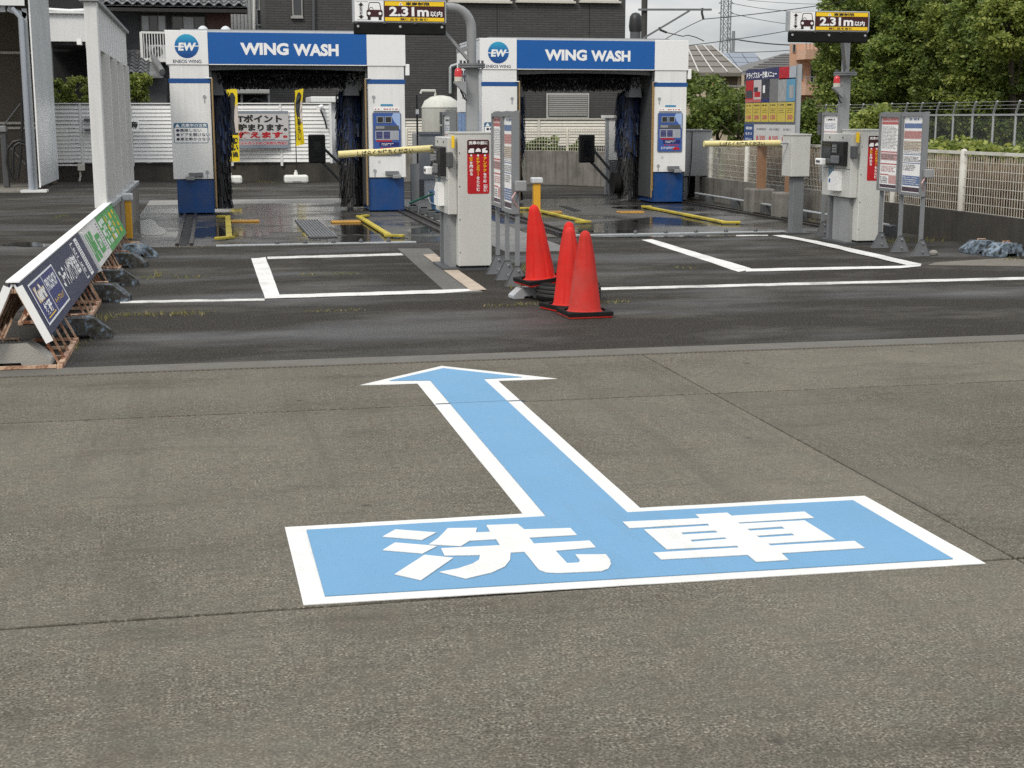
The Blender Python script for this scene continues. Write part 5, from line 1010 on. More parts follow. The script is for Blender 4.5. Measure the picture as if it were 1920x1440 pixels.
# ================================================================== kiosks
def kiosk(label, loc):
    t = thing('payment_kiosk', label, 'kiosk', loc, group='wash payment kiosks'); F = FRONT(0, 0, 0)
    MB().box(-.16, .36, .02, .78, 0.001, .03).build('base_plate', DGREY, t, local=True); cb = MB().box(0, .36, 0, .62, .05, 1.45).build('cabinet', KIOSK, t, local=True, bevel=.008); MB().box(.02, .34, .03, .6, .03, .05).build('plinth', BLIND, t, local=True)
    MB().box(-.01, .37, -.008, .63, 1.45, 1.465).build('top_cap', KIOSK, cb, local=True)
    for z in (.2, .55, .9, 1.25): disc(F, .015, z, .006, .0005, .006, 8).build('screw', DGREY, cb, local=True)
    s = outline(F, rrect(.10, .335, .82, 1.385, .018), .001, .003).build('red_sign', REDP, t, local=True)
    outline(F, rrect(.10, .335, 1.235, 1.385, .018), .0032, .0042).build('sign_header', MAROON, s, local=True)
    text(F, s, WHITE, '洗車の前に', .115, .32, 1.335, 1.372, .0052, .03)
    for k, pts in enumerate(([(0, 0), (.06, 0), (.06, .045), (.02, .045), (0, .02)], [(0, .01), (.06, .01), (.055, .035), (.03, .05), (.01, .035)], [(0, .0), (.055, .0), (.06, .02), (.03, .03), (.05, .055), (.0, .04)])):
        u = .112+k*.074; outline(F, [(u+a, 1.25+b) for a, b in pts], .0044, .0054).build('pictogram', WHITE, s, local=True); disc(F, u+.03, 1.222, .011, .0032, .0046, 12).build('bullet', WHITE, s, local=True)
    vtext(F, s, YEL, '窓', .142, .038, 1.205, 1.165, .0048, .03); vtext(F, s, WHITE, 'を閉める', .142, .036, 1.163, 1.01, .0048, .025)
    vtext(F, s, YEL, 'ドアミラー', .216, .038, 1.205, 1.01, .0048, .03); vtext(F, s, WHITE, 'をたたむ', .216, .036, 1.005, .845, .0048, .025)
    vtext(F, s, YEL, 'アンテナ', .29, .038, 1.205, 1.045, .0048, .03); vtext(F, s, WHITE, 'を確認', .29, .036, 1.04, .935, .0048, .025); dashes(F, s, WHITE, .275, .315, .84, .92, 4, .0048, .6, 3)
    # user side, faces the lane (-X)
    U = Fr((-.10, .92, 0), (0, -1, 0), (0, 0, 1)); up_ = MB().box(-.10, -.002, .05, .92, .60, 1.41).build('user_panel', KIOSK, t, local=True, bevel=.008)
    MB().box(-.06, -.001, .15, .62, .03, .59).build('lower_door', GREY, t, local=True); MB().box(-.08, -.02, .70, .76, .03, .6).build('leg', MGREY, t, local=True)
    sc = panel(U, up_, 'terminal', BLACK, .10, .76, 1.00, 1.31, .001, .07, .008); panel(U, sc, 'screen', SCREEN, .14, .40, 1.03, 1.28, .0705, .075); panel(U, sc, 'keypad', DGREY, .45, .60, 1.16, 1.28, .0705, .08)
    for a in range(3):
        for c_ in range(3): panel(U, sc, 'key', GREY, .46+a*.045, .49+a*.045, 1.17+c_*.035, 1.192+c_*.035, .0802, .085)
    panel(U, sc, 'bill_slot', MGREY, .45, .68, 1.03, 1.13, .0705, .10, .01)
    panel(U, up_, 'card_reader', WHITE, .06, .26, 1.0, 1.085, .0705, .14, .012); panel(U, up_, 'card_slot', DGREY, .10, .22, 1.03, 1.06, .1405, .143)
    hx = outline(U, [(.34, .68), (.62, .68), (.62, .93), (.48, .93), (.34, .84)], .001, .07).build('receipt_box', WHITE, up_, local=True); panel(U, hx, 'mark', B_LINE, .37, .41, .78, .83, .0705, .072)
    panel(U, up_, 'blue_drape', mat('teal_sticker', (.16, .26, .32), .5), .20, .36, .70, .98, .0005, .004); panel(U, up_, 'seam', MGREY, .02, .85, .958, .966, .0005, .003)
    for u in (.2, .6): disc(U, u, 1.36, .012, .0005, .008, 10).build('screw', DGREY, up_, local=True)
    panel(U, t, 'yellow_sticker', YEL, .90, .955, 1.30, 1.43, -.06, -.035, .003); panel(U, t, 'sensor', DGREY, .86, .98, 1.10, 1.26, -.04, .02, .012)
    return t
k1 = kiosk('left payment kiosk with fully visible red sign', (2.55, 14.95, 0)); k2 = copy_tree(k1); k2.location = (8.09, 16.98, 0); k2['label'] = 'right payment kiosk with terminal side facing us, red sign half hidden by boards'

# ================================================================== notice boards
BFRAME = mat('board_frame_grey', (.20, .21, .22), .5, var=.06, dirt=.2); PINKP = mat('faded_pink_print', (.55, .33, .32), .5, var=.1); REDF = mat('faded_red_print', (.48, .13, .12), .5, var=.1); BLUF = mat('faded_blue_print', (.13, .19, .35), .5, var=.1); BGEP = mat('cream_print', (.60, .52, .42), .5, var=.06); GREYI = mat('grey_ink', (.20, .20, .21), .6)
def board_panel(t, y0, y1, z0, z1, seed, style):
    fr = Fr((0, y0, z0), (0, -1, 0), (0, 0, 1)); w_, h_ = y0-y1, z1-z0; f = .035
    p = MB().fbox(fr, f, w_-f, f, h_-f, -.035, -.002).build('notice_sheet', WHITE, t, local=True)
    b = MB(); b.fbox(fr, 0, w_, 0, f, -.05, .02); b.fbox(fr, 0, w_, h_-f, h_, -.05, .02); b.fbox(fr, 0, f, f, h_-f, -.05, .02); b.fbox(fr, w_-f, w_, f, h_-f, -.05, .02); b.build('board_frame', BFRAME, t, local=True)
    q = lambda nm, m, a, c_, e, g, d=0: panel(fr, p, nm, m, w_*a, w_*c_, h_*e, h_*g, -.0018+d, -.0008+d)
    a, c_ = .08, .92
    if style == 0:
        q('header_print', PINKP, a, c_, .90, .955); q('header_print', REDF, a, c_, .86, .895); dashes(fr, p, REDF, w_*.12, w_*.88, h_*.91, h_*.945, 1, .001, .7, seed)
        dashes(fr, p, GREYI, w_*.1, w_*.9, h_*.55, h_*.84, 16, .0005, .4, seed+1); q('section_line', REDF, a, c_, .50, .515); q('picture_print', PINKP, a, c_, .40, .49); dashes(fr, p, GREYI, w_*.1, w_*.9, h_*.41, h_*.48, 3, .001, .6, seed+2)
        q('section_line', REDF, a, c_, .345, .36); dashes(fr, p, REDF, w_*.12, w_*.9, h_*.25, h_*.33, 4, .001, .5, seed+3); q('section_line', REDF, a, .5, .205, .22); q('pink_field', PINKP, .5, c_, .10, .21); dashes(fr, p, GREYI, w_*.1, w_*.45, h_*.1, h_*.19, 4, .001, .6, seed+4); q('foot_print', mat('aubergine_print', (.07, .045, .06), .5), a, c_, .045, .085)
    elif style == 1:
        dashes(fr, p, BLUF, w_*.3, w_*.8, h_*.91, h_*.95, 1, .001, .7, seed); q('header_print', BLUF, a, c_, .82, .88); q('pink_field', PINKP, a, c_, .69, .79); dashes(fr, p, REDF, w_*.1, w_*.9, h_*.70, h_*.78, 5, .001, .4, seed+1); q('cream_field', BGEP, a, c_, .55, .67); dashes(fr, p, GREYI, w_*.1, w_*.9, h_*.51, h_*.66, 8, .001, .4, seed+2)
        q('section_line', BLUF, a, c_, .495, .505); dashes(fr, p, GREYI, w_*.1, w_*.9, h_*.41, h_*.48, 4, .001, .6, seed+3); q('section_line', BLUF, a, c_, .39, .40); dashes(fr, p, GREYI, w_*.1, w_*.7, h_*.30, h_*.38, 4, .001, .6, seed+4); q('blue_table', BLUF, a, c_, .12, .24); dashes(fr, p, WHITE, w_*.1, w_*.9, h_*.13, h_*.23, 4, .001, .35, seed+5); q('foot_print', mat('aubergine_print', (.07, .045, .06), .5), a, c_, .045, .10)
    else:
        dashes(fr, p, INK, w_*.2, w_*.8, h_*.88, h_*.92, 1, .001, .6, seed); dashes(fr, p, BLUF, w_*.12, w_*.8, h_*.77, h_*.85, 4, .001, .4, seed+1); q('pink_line', PINKP, a, c_, .72, .735); q('pink_line', PINKP, a, c_, .66, .665); dashes(fr, p, GREYI, w_*.12, w_*.6, h_*.53, h_*.62, 2, .001, .8, seed+2, cw=.03); dashes(fr, p, REDF, w_*.12, w_*.7, h_*.29, h_*.33, 2, .001, .6, seed+3); q('blue_mark', BLUF, .14, .3, .20, .27)
    return p
def foot(t, y, side=1):
    MB().poly([(-.10, y-.012, 0.001), (.15, y-.012, 0.001), (.06, y-.012, .2), (.0, y-.012, .2)], (0, .01, 0)).build('foot', MGREY, t, local=True)
    for z, x in ((.05, .04), (.15, .04)): MB().lathe([(.012, 0), (.012, .01)], 8, (x, y-.02, z)).build('bolt', GALV, t, local=True)
def double_board(label, loc, rz=0):
    t = thing('notice_board', label, 'notice board', loc, rz, 'grey framed notice boards'); board_panel(t, 0, -.575, .72, 1.66, 1, 0); board_panel(t, -.625, -1.20, .70, 1.66, 30, 1)
    for y in (-.04, -.60, -1.16): MB().box(.02, .06, y-.02, y+.02, 0, 1.68).build('post', BFRAME, t, local=True); foot(t, y-.045)
    MB().box(.0, .06, -1.20, .0, 1.66, 1.675).build('top_bar', BFRAME, t, local=True); MB().box(.0, .11, -1.28, -1.21, .92, 1.02).build('switch_box', GREY, t, local=True, bevel=.01)
    MB().tube([(.02, -1.23, .92), (-.03, -1.25, .86), (.05, -1.18, .74)], .008).build('cable', PINKP, t, local=True)
    return t
def single_board(label, loc):
    t = thing('notice_board', label, 'notice board', loc, 0, 'grey framed notice boards'); board_panel(t, 0, -.56, .74, 1.68, 70, 2)
    for y in (-.03, -.53): MB().box(.02, .06, y-.02, y+.02, 0, 1.70).build('post', BFRAME, t, local=True); foot(t, y-.045)
    for z in (1.38, 1.54): MB().box(-.03, .06, .02, .12, z, z+.14).build('speaker', DGREY, t, local=True)
    return t
b1 = double_board('left double notice board seen almost edge on beside the left kiosk', (2.87, 14.65, 0), R(-1.5)); b2 = copy_tree(b1); b2.location = (8.17, 16.62, 0); b2.rotation_euler.z = R(-1.5); b2['label'] = 'right double notice board with pink and blue notices in front of the mesh fence'
s1 = single_board('narrow notice board behind the left kiosk', (2.66, 16.55, 0)); s2 = copy_tree(s1); s2.location = (8.24, 18.5, 0); s2['label'] = 'single notice board left of the right kiosk'

# ================================================================== barriers
YPAD = mat('pale_yellow_vinyl', rgb('#dccf92'), .45, var=.08, scale=8, dirt=.25, dirtcol=(.3, .24, .1), bump=.3, bscale=25)
def barrier(label, loc, tilt):
    t = thing('barrier', label, 'barrier', loc, group='barriers with padded arms'); F = FRONT(0, 0, 0)
    MB().box(-.08, .08, -.08, .08, .0, .80).build('post', MGREY, t, local=True, bevel=.006); MB().box(-.17, .17, -.15, .15, 0.0005, .015).build('base_plate', DGREY, t, local=True)
    c = MB().box(-.15, .13, -.14, .2, .80, 1.37).build('housing', KIOSK, t, local=True, bevel=.008); MB().box(-.16, .14, -.15, .21, 1.37, 1.39).build('lid', KIOSK, c, local=True)
    d = Vector((-math.cos(tilt), 0, -math.sin(tilt))); a = Vector((-.15, 0, 1.265)); ar = MB().tube([a, a+d*.16], .018, 8).build('arm_rod', GALV, t, local=True)
    L_ = 1.12; s = a+d*.12; pts = [s, s+d*.01, s+d*.3, s+d*.62+Vector((0, 0, -.006)), s+d*.9, s+d*(L_-.01), s+d*L_]; pad = MB().tube(pts, .041, 18).build('padded_arm', YPAD, t, local=True, smooth=True)
    fr = Fr(s+d*L_+Vector((0, -.0, 0)), -d, (-d).cross(Vector((0, 1, 0)))*-1); 
    # lettering wraps on the front of the pad
    b = MB(); v, f = glyphs('しばらくお待ちください', .02); xs = [q[0] for q in v]; ys = [q[1] for q in v]; x0, x1, y0, y1 = min(xs), max(xs), min(ys), max(ys); upv = Vector((0, 0, 1)); upv = (upv-d*upv.dot(d)).normalized()
    for x, y, _ in v:
        u = .22+(x-x0)/(x1-x0)*.66; an = ((y-y0)/(y1-y0)-.58)*1.6; p = s+d*(L_-u)+upv*(.0425*math.sin(an))+Vector((0, -.0425*math.cos(an), 0)); b.v.append(tuple(p))
    b.f = f; b.build('lettering', INK, pad, local=True); return t
barrier('left barrier with padded yellow arm sloping down across the control panel', (2.85, 16.9, 0), R(3.4)); barrier('right barrier with level padded yellow arm in front of the menu board', (8.08, 18.96, 0), R(.3))

# ================================================================== height limit signs
def height_sign(label, pole, sign_c, w_=1.0, zr=2.475):
    px_, py_ = pole; sx, sy = sign_c; t = thing('height_limit_sign', label, 'sign', (px_, py_, 0), group='vehicle height limit signs')
    MB().box(px_-.062, px_+.062, py_-.05, py_+.05, 0, 2.15).build('lower_post', GREY, t, bevel=.006)
    MB().lathe([(.15, 2.15), (.15, 2.17), (.02, 2.17)], 20, (px_, py_, 0)).build('flange', MGREY, t); MB().lathe([(.15, 2.175), (.15, 2.195), (.02, 2.195)], 20, (px_, py_, 0)).build('flange', MGREY, t)
    for k in range(6): a = k*1.047; MB().tube([(px_+.12*math.cos(a), py_+.12*math.sin(a), 2.14), (px_+.12*math.cos(a), py_+.12*math.sin(a), 2.23)], .014, 6).build('bolt', DGREY, t)
    zt = zr+.30; d = Vector((sx-px_, sy-py_, 0)); ln = d.length; d.normalize(); top = Vector((px_, py_, 0))
    pts = [top+Vector((0, 0, 2.19)), top+Vector((0, 0, zt-.22))]+[top+d*(.22*(1-math.cos(a)))+Vector((0, 0, zt-.22+.22*math.sin(a))) for a in [k*math.pi/12 for k in range(1, 7)]]+[top+d*(ln+.1)+Vector((0, 0, zt))]
    MB().tube(pts, .052, 14).build('pipe_arm', GREY, t, smooth=True)
    MB().bar(top+d*.04+Vector((0, 0, 2.24)), top+d*.5+Vector((0, 0, zt-.03)), .05, .03).build('strut', GREY, t)
    y = sy-.06; F = FRONT(sx-w_/2, y-.05, zr); bx = MB().box(sx-w_/2, sx+w_/2, y-.045, y+.06, zr+.125, zr+.362).build('sign_box', GALV, t, bevel=.008)
    panel(F, t, 'rubber_flap', RUBBER, .005, w_-.005, 0, .122, -.05, -.01, .015, local=False)
    for u in (.05, w_/2, w_-.05): disc(F, u, .085, .014, -.0095, .0, 10).build('rivet', GALV, t)
    for u in (.03, .33, .66, w_-.03): panel(F, bx, 'clip', DGREY, u-.012, u+.012, .112, .13, -.004, .004, local=False)
    z0, z1 = .138, .350
    lf = panel(F, bx, 'car_field', WHITE, .018, .325, z0, z1, -.0045, -.002, local=False); rf = panel(F, bx, 'limit_field', MAROON, .33, w_-.018, z0, z1, -.0045, -.002, local=False)
    panel(F, rf, 'yellow_band', YEL, .338, w_-.026, z1-.050, z1-.005, -.0018, .0, local=False); panel(F, rf, 'yellow_band', YEL, .338, w_-.026, z0+.005, z0+.043, -.0018, .0, local=False)
    text(F, rf, INK, '車高制限', .56, .82, z1-.046, z1-.010, .0015, .03, local=False); outline(F, [(.485, z1-.046), (.53, z1-.046), (.5075, z1-.01)], .0003, .0013).build('warning_mark', WHITE, rf)
    panel(F, rf, 'mark_stroke', INK, .504, .511, z1-.042, z1-.022, .0014, .0022, local=False)
    text(F, rf, WHITE, '2.31m', .385, .81, z0+.054, z0+.152, .0015, .035, local=False); text(F, rf, WHITE, '以内', .825, .955, z0+.054, z0+.112, .0015, .03, local=False); text(F, rf, INK, '装備品を含む', .50, .80, z0+.010, z0+.038, .0015, .02, local=False)
    # arrow and car
    outline(F, [(.085, z0+.02), (.115, z0+.05), (.098, z0+.05), (.098, z1-.05), (.115, z1-.05), (.085, z1-.02), (.055, z1-.05), (.072, z1-.05), (.072, z0+.05), (.055, z0+.05)], -.0018, -.0005).build('arrow', INK, lf)
    text(Fr(F.p(.085, z0+.12, 0), (0, 0, 1), (-1, 0, 0)), lf, WHITE, '2.31m', -.062, .03, -.009, .009, .0008, .03, local=False)
    for zz in (z0+.012, z1-.014): panel(F, lf, 'limit_line', INK, .035, .16, zz, zz+.003, -.0018, -.0008, local=False)
    cx = .228; outline(F, [(cx-.075, z0+.10), (cx-.06, z0+.187), (cx-.045, z0+.197), (cx+.045, z0+.197), (cx+.06, z0+.187), (cx+.075, z0+.10)], -.0018, -.0008).build('car_cabin', INK, lf); outline(F, [(cx-.064, z0+.108), (cx-.052, z0+.181), (cx-.042, z0+.188), (cx+.042, z0+.188), (cx+.052, z0+.181), (cx+.064, z0+.108)], -.0006, .0002).build('car_window', WHITE, lf)
    outline(F, rrect(cx-.085, cx+.085, z0+.045, z0+.118, .018), .0004, .0012).build('car_body', MAROON, lf)
    for s in (-1, 1): disc(F, cx+s*.058, z0+.08, .016, .0014, .0022, 14).build('headlamp', WHITE, lf); panel(F, lf, 'wheel', INK, cx+s*.058-.016, cx+s*.058+.016, z0+.012, z0+.044, -.0018, -.0008, local=False)
    outline(F, [(cx-.035+.024*math.cos(a), z0+.12+.026*math.sin(a)) for a in [k*math.pi/8 for k in range(9)]]+[(cx-.035+.018*math.cos(a), z0+.12+.020*math.sin(a)) for a in [k*math.pi/8 for k in range(8, -1, -1)]], .0004, .001).build('steering_wheel', INK, lf)
    # beacon on bracket
    bx_ = px_-.17; MB().poly([(px_-.09, py_-.09, 1.86), (px_-.09, py_-.09, 2.0), (bx_-.05, py_-.09, 2.0), (bx_-.05, py_-.09, 1.985)], (0, -.08, 0)).build('beacon_bracket', GREY, t)
    MB().lathe([(.045, 2.001), (.045, 2.05)], 18, (bx_, py_-.13, 0)).build('beacon_base', CFENCE, t, smooth=True); MB().lathe([(.042, 2.051), (.042, 2.10), (.037, 2.125), (.02, 2.142), (.005, 2.145)], 18, (bx_, py_-.13, 0)).build('beacon_lens', LENS, t, smooth=True)
    MB().tube([(bx_+.02, py_-.11, 2.0), (bx_+.03, py_-.1, 1.9), (bx_+.07, py_-.09, 1.82), (px_-.07, py_-.08, 1.8)], .009, 6).build('cable', BLACK, t)
    return t
height_sign('height limit sign over the right end of the left gate', (2.83, 15.65), (2.03, 15.6), 1.0, 2.485)
height_sign('height limit sign in front of the evergreens at the right', (8.12, 17.6), (7.2, 16.2), 1.02, 2.485)

# ================================================================== menu board
t = thing('menu_board', 'large wash menu price board on brown posts and concrete footings', 'menu board', (9.1, 22.7, 0)); XM = 9.1
pa, pb = EX(1397, 200, XM), EX(1494, 200, XM); za, zb2 = 1.17, 2.42; w_ = pa.y-pb.y; h_ = zb2-za; M = Fr((XM, pa.y, za), (0, -1, 0), (0, 0, 1))
MB().fbox(M, 0, w_, 0, h_, -.04, 0).build('backing', mat('slate_board', (.10, .115, .135), .5, dirt=.3), t); MB().fbox(M, w_-.02, w_+.035, -.75, h_+.02, -.05, .01).build('end_post', GALV, t)
q = lambda nm, m, a, c_, e, g, d=.001: panel(M, t, nm, m, w_*a, w_*c_, h_*e, h_*g, d, d+.0015, local=False)
q('title_band', mat('indigo_title', rgb('#2b2f5c'), .45, var=.05, dirt=.2), .0, .66, .86, 1.0); text(M, t, WHITE, 'ドライブスルー洗車メニュー', w_*.02, w_*.62, h_*.875, h_*.965, .004, .04, local=False)
q('photo', REDP, .66, .85, .84, 1.0); q('photo', mat('pale_photo', (.42, .46, .5), .4), .85, .97, .84, 1.0)
cols = [REDP, mat('photo_white', (.55, .5, .5), .4), mat('photo_black', (.03, .035, .045), .3), mat('photo_grey', (.2, .2, .2), .5, var=.5, scale=60), mat('photo_silver', (.36, .37, .37), .4, var=.3, scale=9), mat('photo_sky', (.12, .32, .48), .4)]
for k in range(6):
    a, c_ = .01+k*.16, .165+k*.16; q('photo', cols[k], a, c_, .56, .855)
    if k < 3: q('photo_caption', REDF if k < 2 else NAVYB, a, c_, .56, .60, .003)
    q('price_field', mat('menu_yellow', rgb('#c9b44a'), .5, dirt=.4, dirtcol=(.42, .38, .25)), a, c_-.004, .30, .55)
    dashes(M, t, INK, w_*(a+.02), w_*(c_-.02), h_*.50, h_*.535, 1, .0035, .6, 30+k, local=False); dashes(M, t, INK, w_*(a+.02), w_*(c_-.02), h_*.41, h_*.48, 3, .0035, .3, 40+k, local=False)
    if k != 4: text(M, t, REDF, ('100', '200', '300', '150', '', '50')[k], w_*(a+.03), w_*(c_-.03), h_*.33, h_*.39, .0035, .05, local=False)
q('photo_shape', cols[4], .86, .94, .60, .76, .003); q('photo_shape', cols[2], .18, .26, .70, .76, .003); q('photo_shape', REDP, .19, .31, .63, .70, .003); q('photo_shape', WHITE, .36, .40, .68, .78, .003); q('photo_shape', cols[2], .02, .15, .62, .72, .003)
q('blue_field', mat('menu_blue', rgb('#2c4a80'), .5), .0, .19, .0, .265); q('white_field', mat('menu_white', (.58, .58, .57), .5), .20, .985, .0, .265)
for k, s in enumerate(('追加', 'もう1つ', 'オプション')): text(M, t, WHITE, s, w_*.03, w_*.16, h_*(.195-.075*k), h_*(.235-.075*k), .003, .03, local=False)
for k in range(3):
    dashes(M, t, GREYI, w_*(.26+.25*k), w_*(.46+.25*k), h_*.185, h_*.22, 1, .003, .8, 60+k, local=False); disc(M, w_*(.275+.25*k), h_*.08, .05, .0026, .004, 16).build('price_dot', REDF, t); text(M, t, REDF, ('300', '300', '200')[k], w_*(.315+.25*k), w_*(.43+.25*k), h_*.045, h_*.12, .003, .04, local=False)
BRP = mat('rust_brown_post', (.26, .14, .075), .75, var=.2, dirt=.4, dirtcol=(.3, .24, .18))
for y in (23.15, 21.9): MB().box(XM+.05, XM+.18, y-.06, y+.06, .4, za+.3).build('post', BRP, t); MB().box(XM-.12, XM+.30, y-.21, y+.21, 0, .42).build('footing', CONC, t, bevel=.03)

# ================================================================== cones, tyre, weight blocks
def cone(label, loc, m, rot=(0, 0, 0), ridged=True, hb=.185):
    t = thing('traffic_cone', label, 'traffic cone', loc, group='red traffic cones'); t.rotation_euler = rot
    b = MB(); n = 48; prof = [(.168, .022), (.165, .034), (.142, .045), (.134, .06), (.105, .30), (.078, .50), (.052, .63), (.046, .66), (.036, .685), (.018, .70), (.002, .705)]
    for r_, z in prof:
        for k in range(n):
            a = 2*math.pi*k/n; fl = 1
            if .06 <= z <= .63 and (ridged or z > .45): fl = 1-.085*max(0, math.sin(a*7))**2
            b.v.append((r_*fl*math.cos(a), r_*fl*math.sin(a), z))
    for i in range(len(prof)-1):
        for k in range(n): k2 = (k+1) % n; b.f.append((i*n+k, i*n+k2, (i+1)*n+k2, (i+1)*n+k))
    b.f.append(tuple((len(prof)-1)*n+k for k in range(n))); b.build('cone_body', m, t, local=True, smooth=True)
    MB().box(-hb, hb, -hb, hb, 0.001, .018).build('base', m, t, local=True, bevel=.008)
    if hb < .15: return t
    # rubber weight: square ring
    o = [(-.19, -.19, .02), (.19, -.19, .02), (.19, .19, .02), (-.19, .19, .02)]; hole = [(.172*math.cos(-k*.2618), .172*math.sin(-k*.2618), .02) for k in range(24)]
    MB().poly(o, (0, 0, .032), [hole]).build('rubber_weight', RUBBER, t, local=True, bevel=.004); return t
p = G(1096, 592); cone('faded red cone with chalky surface, frontmost of the group', (p.x, p.y, 0), CONEF, (0, 0, .05), False)
p = G(1067, 580); cone('bright ridged red cone just behind the faded cone', (p.x, p.y, 0), CONEM, (0, 0, .3)); p2 = D(1066, 560, 12.3); cone('red cone standing in the tyre, only its tip showing above the ridged cone', (p2.x, 12.3, 0), CONEM, (0, 0, .1), True, .12)
pa = G(1014, 529, .15); cone('leaning red cone propped on a tyre and a painted block', (pa.x, pa.y, .15), CONEM, (R(1), R(-6.5), .2))
t = thing('tyre', 'old black car tyre lying flat behind the cones', 'tyre', (p2.x, 12.3, 0))
MB().lathe([(.18, .03), (.195, .0), (.26, .0), (.285, .025), (.29, .06), (.29, .11), (.285, .145), (.26, .17), (.195, .17), (.18, .14), (.176, .085), (.18, .03)], 40).build('carcass', RUBBER, t, local=True, smooth=True)
for z in (.05, .085, .12): MB().lathe([(.2905, z), (.293, z+.006), (.293, z+.02), (.2905, z+.026)], 40).build('tread_rib', mat('tread_rubber', (.03, .03, .03), .6), t, local=True)
def block(label, loc, rz, m, s=1.0, grp='weight blocks'):
    t = thing('weight_block', label, 'weight block', loc, rz, grp); l, w_, h = .27*s, .13*s, .17*s; b = MB()
    sec = [(-l, 0), (-l, .05*s), (-l*.45, h), (l*.45, h), (l, .05*s), (l, 0), (l*.35, 0), (l*.28, .045*s), (-l*.28, .045*s), (-l*.35, 0)]
    b.poly([(x, -w_, z) for x, z in sec], (0, 2*w_, 0)); b.f.append(tuple(range(len(b.v)//2, len(b.v))))
    b.build('block_body', m, t, local=True, bevel=.035, segs=4)
    MB().tube([(-.05, 0, h-.01), (-.05, 0, h+.02), (.05, 0, h+.02), (.05, 0, h-.01)], .008, 6).build('lifting_loop', RUST, t, local=True); return t
for i, (x, y, rz, lab) in enumerate([(-1.02, 10.95, .12, 'nearest flaking blue black weight block under the navy sign'), (-1.00, 13.15, -.1, 'mossy blue topped block under the far end of the navy sign'), (-.99, 14.4, .1, 'speckled white and blue block under the near end of the green sign'), (-.98, 16.2, -.2, 'blue black block under the middle of the green sign'), (-.92, 17.35, .25, 'pale blue block at the far end of the green sign')]):
    block(lab, (x, y, 0), rz, BLOCKM if i != 4 else BLOCKL, .88)
block('clean grey concrete block inside the near end of the navy sign', (-1.34, 9.74, 0), 0, mat('clean_block_concrete', (.36, .35, .32), .85, var=.12, bump=.4), .95); block('blue flaking block in front at the foot of the right wall', (9.17, 15.25, 0), .15, BLOCKL, .9); block('blue flaking block behind the other at the foot of the right wall', (9.12, 15.72, 0), -.1, BLOCKL, .85)
p = G(991, 560); block('white and blue painted block under the leaning cone', (p.x, p.y+.1, 0), .15, mat('chipped_white_block', (.42, .43, .44), .8, var=.2, scale=14, dirt=.5, dirtcol=(.25, .35, .48)), .55)
p = G(1750, 478); t = thing('stone', 'small pale stone lying beside the right notice board foot', 'stone', tuple(p)); b = MB(); b.lathe([(.01, 0), (.045, .005), (.05, .03), (.03, .055), (.005, .06)], 9); b.v = [(x*1.2+.01*math.sin(y*90), y, z) for x, y, z in b.v]; b.build('stone_body', CONCL, t, local=True); MB().box(.03, .06, -.02, .02, 0.001, .02).build('chip', CONCL, t, local=True)

# ================================================================== A-frame signs
def a_frame(name, label, Y0, Y1, units, face):
    t = thing(name, label, 'a-frame sign', (-1.275, Y0, 0), group='a-frame advertising signs'); Ln = Y1-Y0; zA, fx = .55, .255
    sl = Vector((fx, 0, -zA)).normalized()
    for (u0, u1) in units:
        u0, u1 = u0-Y0, u1-Y0; fr = MB()
        for s in (-1, 1): fr.bar((s*fx, u0, .015), (s*fx, u1, .015), .035, .03)
        base = fr.build('foot_rail', RUST, t, local=True)
        n = 5
        for k in range(n):
            y = u0+.02+(u1-u0-.04)*k/(n-1)
            for s in (-1, 1): MB().bar((s*.02, y, zA-.035), (s*fx, y, .03), .012, .014, (1, 0, 0)).build('upright', RUST, t, local=True)
        for y in (u0+.015, u0+(u1-u0)*.33, u0+(u1-u0)*.66, u1-.015): MB().bar((-fx+.02, y, .02), (fx-.02, y, .02), .025, .02).build('cross_bar', RUST, t, local=True)
        for s in (-1, 1): MB().bar((s*.012, u0, zA-.03), (s*.012, u1, zA-.03), .02, .03).build('ridge_bar', RUST, t, local=True)
    for s in (-1, 1):
        nrm = Vector((s*zA, 0, fx)).normalized(); top = Vector((0, 0, zA+.01))+nrm*.028; dn = Vector((s*fx, 0, -zA)).normalized()
        L_ = .41; fr = Fr(top+dn*L_, (0, 1, 0) if s > 0 else (0, -1, 0), -dn)
        O = 0 if s > 0 else -Ln
        pn = panel(fr, t, 'sign_panel', face, O, O+Ln, 0, L_, -.014, 0, .003)
        for a, c_ in ((O, O+.03), (O+Ln-.03, O+Ln)): panel(fr, pn, 'panel_edge', WHITE, a, c_, 0, L_, -.028, -.0145)
        if s > 0: FR = fr; PN = pn
    MB().box(-.042, .042, -.02, Ln+.006, zA+.026, zA+.036).build('ridge_cap', WHITE, t, local=True)
    end = MB()
    for s in (-1, 1): end.bar((s*.035, -.012, zA+.0), (s*.205, -.012, .185), .05, .008, (0, 1, 0))
    end.build('end_strip', WHITE, t, local=True)
    return t, FR, PN, L_, Ln
t, fr, pn, h_, l_ = a_frame('a_frame_sign', 'navy a-frame sign on rusty frames nearest at the left', 9.53, 13.88, [(9.53, 10.75), (11.7, 12.93), (13.0, 13.8)], NAVY)
q = panel(fr, pn, 'logo_field', NAVYB, .28, 1.72, .055, h_-.055, .0008, .003)
for a in (.28, 1.69): panel(fr, q, 'frame_line', WHITE, a, a+.028, .055, h_-.055, .0032, .005)
for v_ in (.055, h_-.067): panel(fr, q, 'frame_line', WHITE, .31, 1.69, v_, v_+.012, .0032, .005)
panel(fr, q, 'frame_line', WHITE, .95, .965, .07, h_-.07, .0032, .005)
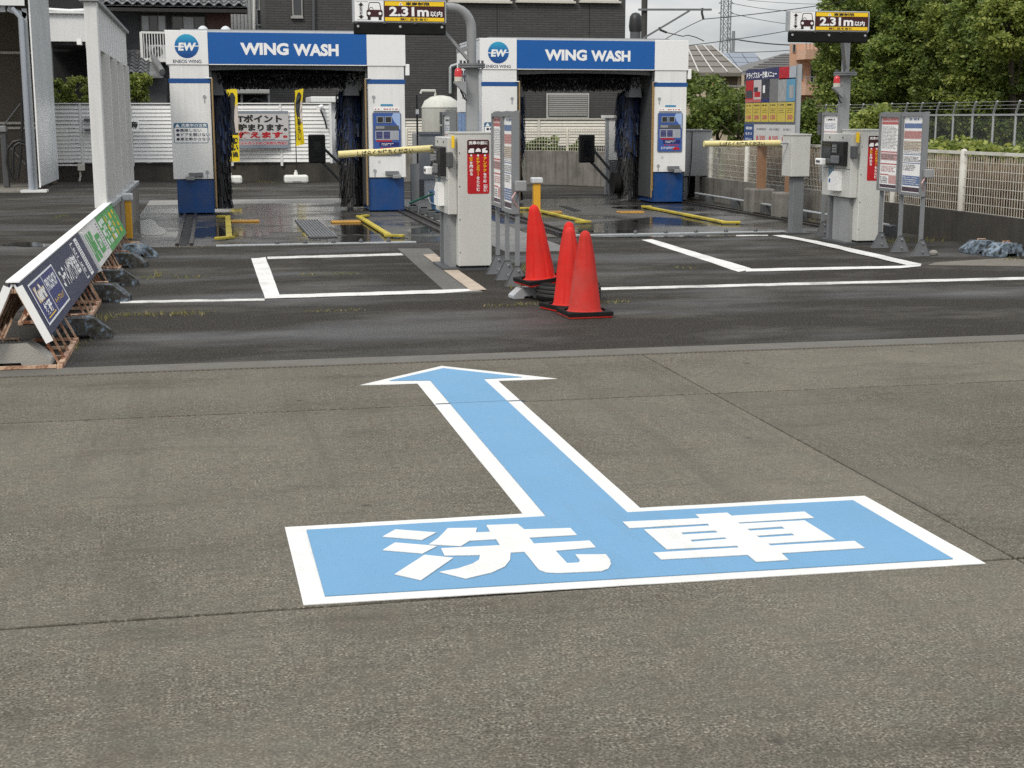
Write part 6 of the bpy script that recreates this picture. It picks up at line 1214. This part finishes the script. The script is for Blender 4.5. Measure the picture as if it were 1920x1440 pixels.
text(fr, q, YEL, 'KeePer', .405, .885, .20, .315, .0034, .06); text(fr, q, WHITE, 'KeePer', .42, .87, .205, .31, .0044, .035); text(fr, q, WHITE, '技研', .45, .83, .10, .19, .0044, .05); panel(fr, q, 'yellow_line', YEL, .43, .86, .085, .093, .0034, .0044); text(fr, q, WHITE, 'PROSHOP', 1.02, 1.62, .215, .305, .004, .02); text(fr, q, YEL, 'キーパープロショップ', 1.05, 1.6, .11, .155, .004, .015)
text(fr, pn, WHITE, 'コーティング技術認定店', 1.85, 3.2, .12, .30, .003, .04); 
q = panel(fr, pn, 'frame_line', WHITE, 3.3, 3.315, .05, h_-.05, .001, .003); panel(fr, q, 'frame_line', WHITE, 3.3, 3.5, .04, .05, .001, .003); panel(fr, q, 'frame_line', WHITE, 3.3, 3.5, h_-.05, h_-.04, .001, .003); vtext(fr, pn, WHITE, '施工', 3.42, .16, .33, .23, .003, .03); vtext(fr, pn, WHITE, '受付', 3.42, .16, .19, .09, .003, .03)
q = panel(fr, pn, 'white_field', WHITE, 3.68, 3.92, .03, h_-.03, .001, .003); dashes(fr, q, GREYI, 3.70, 3.90, .05, h_-.05, 16, .004, .55, 5)
t, fr, pn, h_, l_ = a_frame('a_frame_sign', 'green and white a-frame sign on rusty frames behind the navy one', 13.93, 18.5, [(14.2, 15.5), (15.62, 16.82), (17.2, 18.4)], mat('white_sign_face', (.68, .67, .64), .5, dirt=.2))
panel(fr, pn, 'green_field', GREENP, 1.9, l_-.02, .005, h_-.005, .0008, .003); text(fr, pn, GREENP, 'LINE', .25, .85, .05, h_-.07, .002, .07)
q = outline(fr, rrect(.98, 1.5, .07, .27, .06), .0008, .003).build('badge', GREENP, pn, local=True); text(fr, q, WHITE, '登録', 1.06, 1.42, .12, .22, .0045, .02)
for k, (a, c_, m) in enumerate(((1.98, 2.18, WHITE), (2.25, 2.6, WHITE), (2.78, 2.95, YEL), (3.0, 3.3, WHITE), (3.5, 3.75, YEL), (4.0, 4.2, YEL))): dashes(fr, pn, m, a, c_, .05, h_-.05, 3+k % 2, .004, .7, 20+k, cw=.12)
dashes(fr, pn, GREYI, 1.6, 1.8, .05, h_-.05, 10, .002, .5, 31); panel(fr, pn, 'seam', mat('dark_green_seam', (.03, .10, .03), .5), 2.72, 2.735, .01, h_-.01, .0032, .004); panel(fr, pn, 'seam', mat('dark_green_seam', (.03, .10, .03), .5), 3.85, 3.865, .01, h_-.01, .0032, .004)
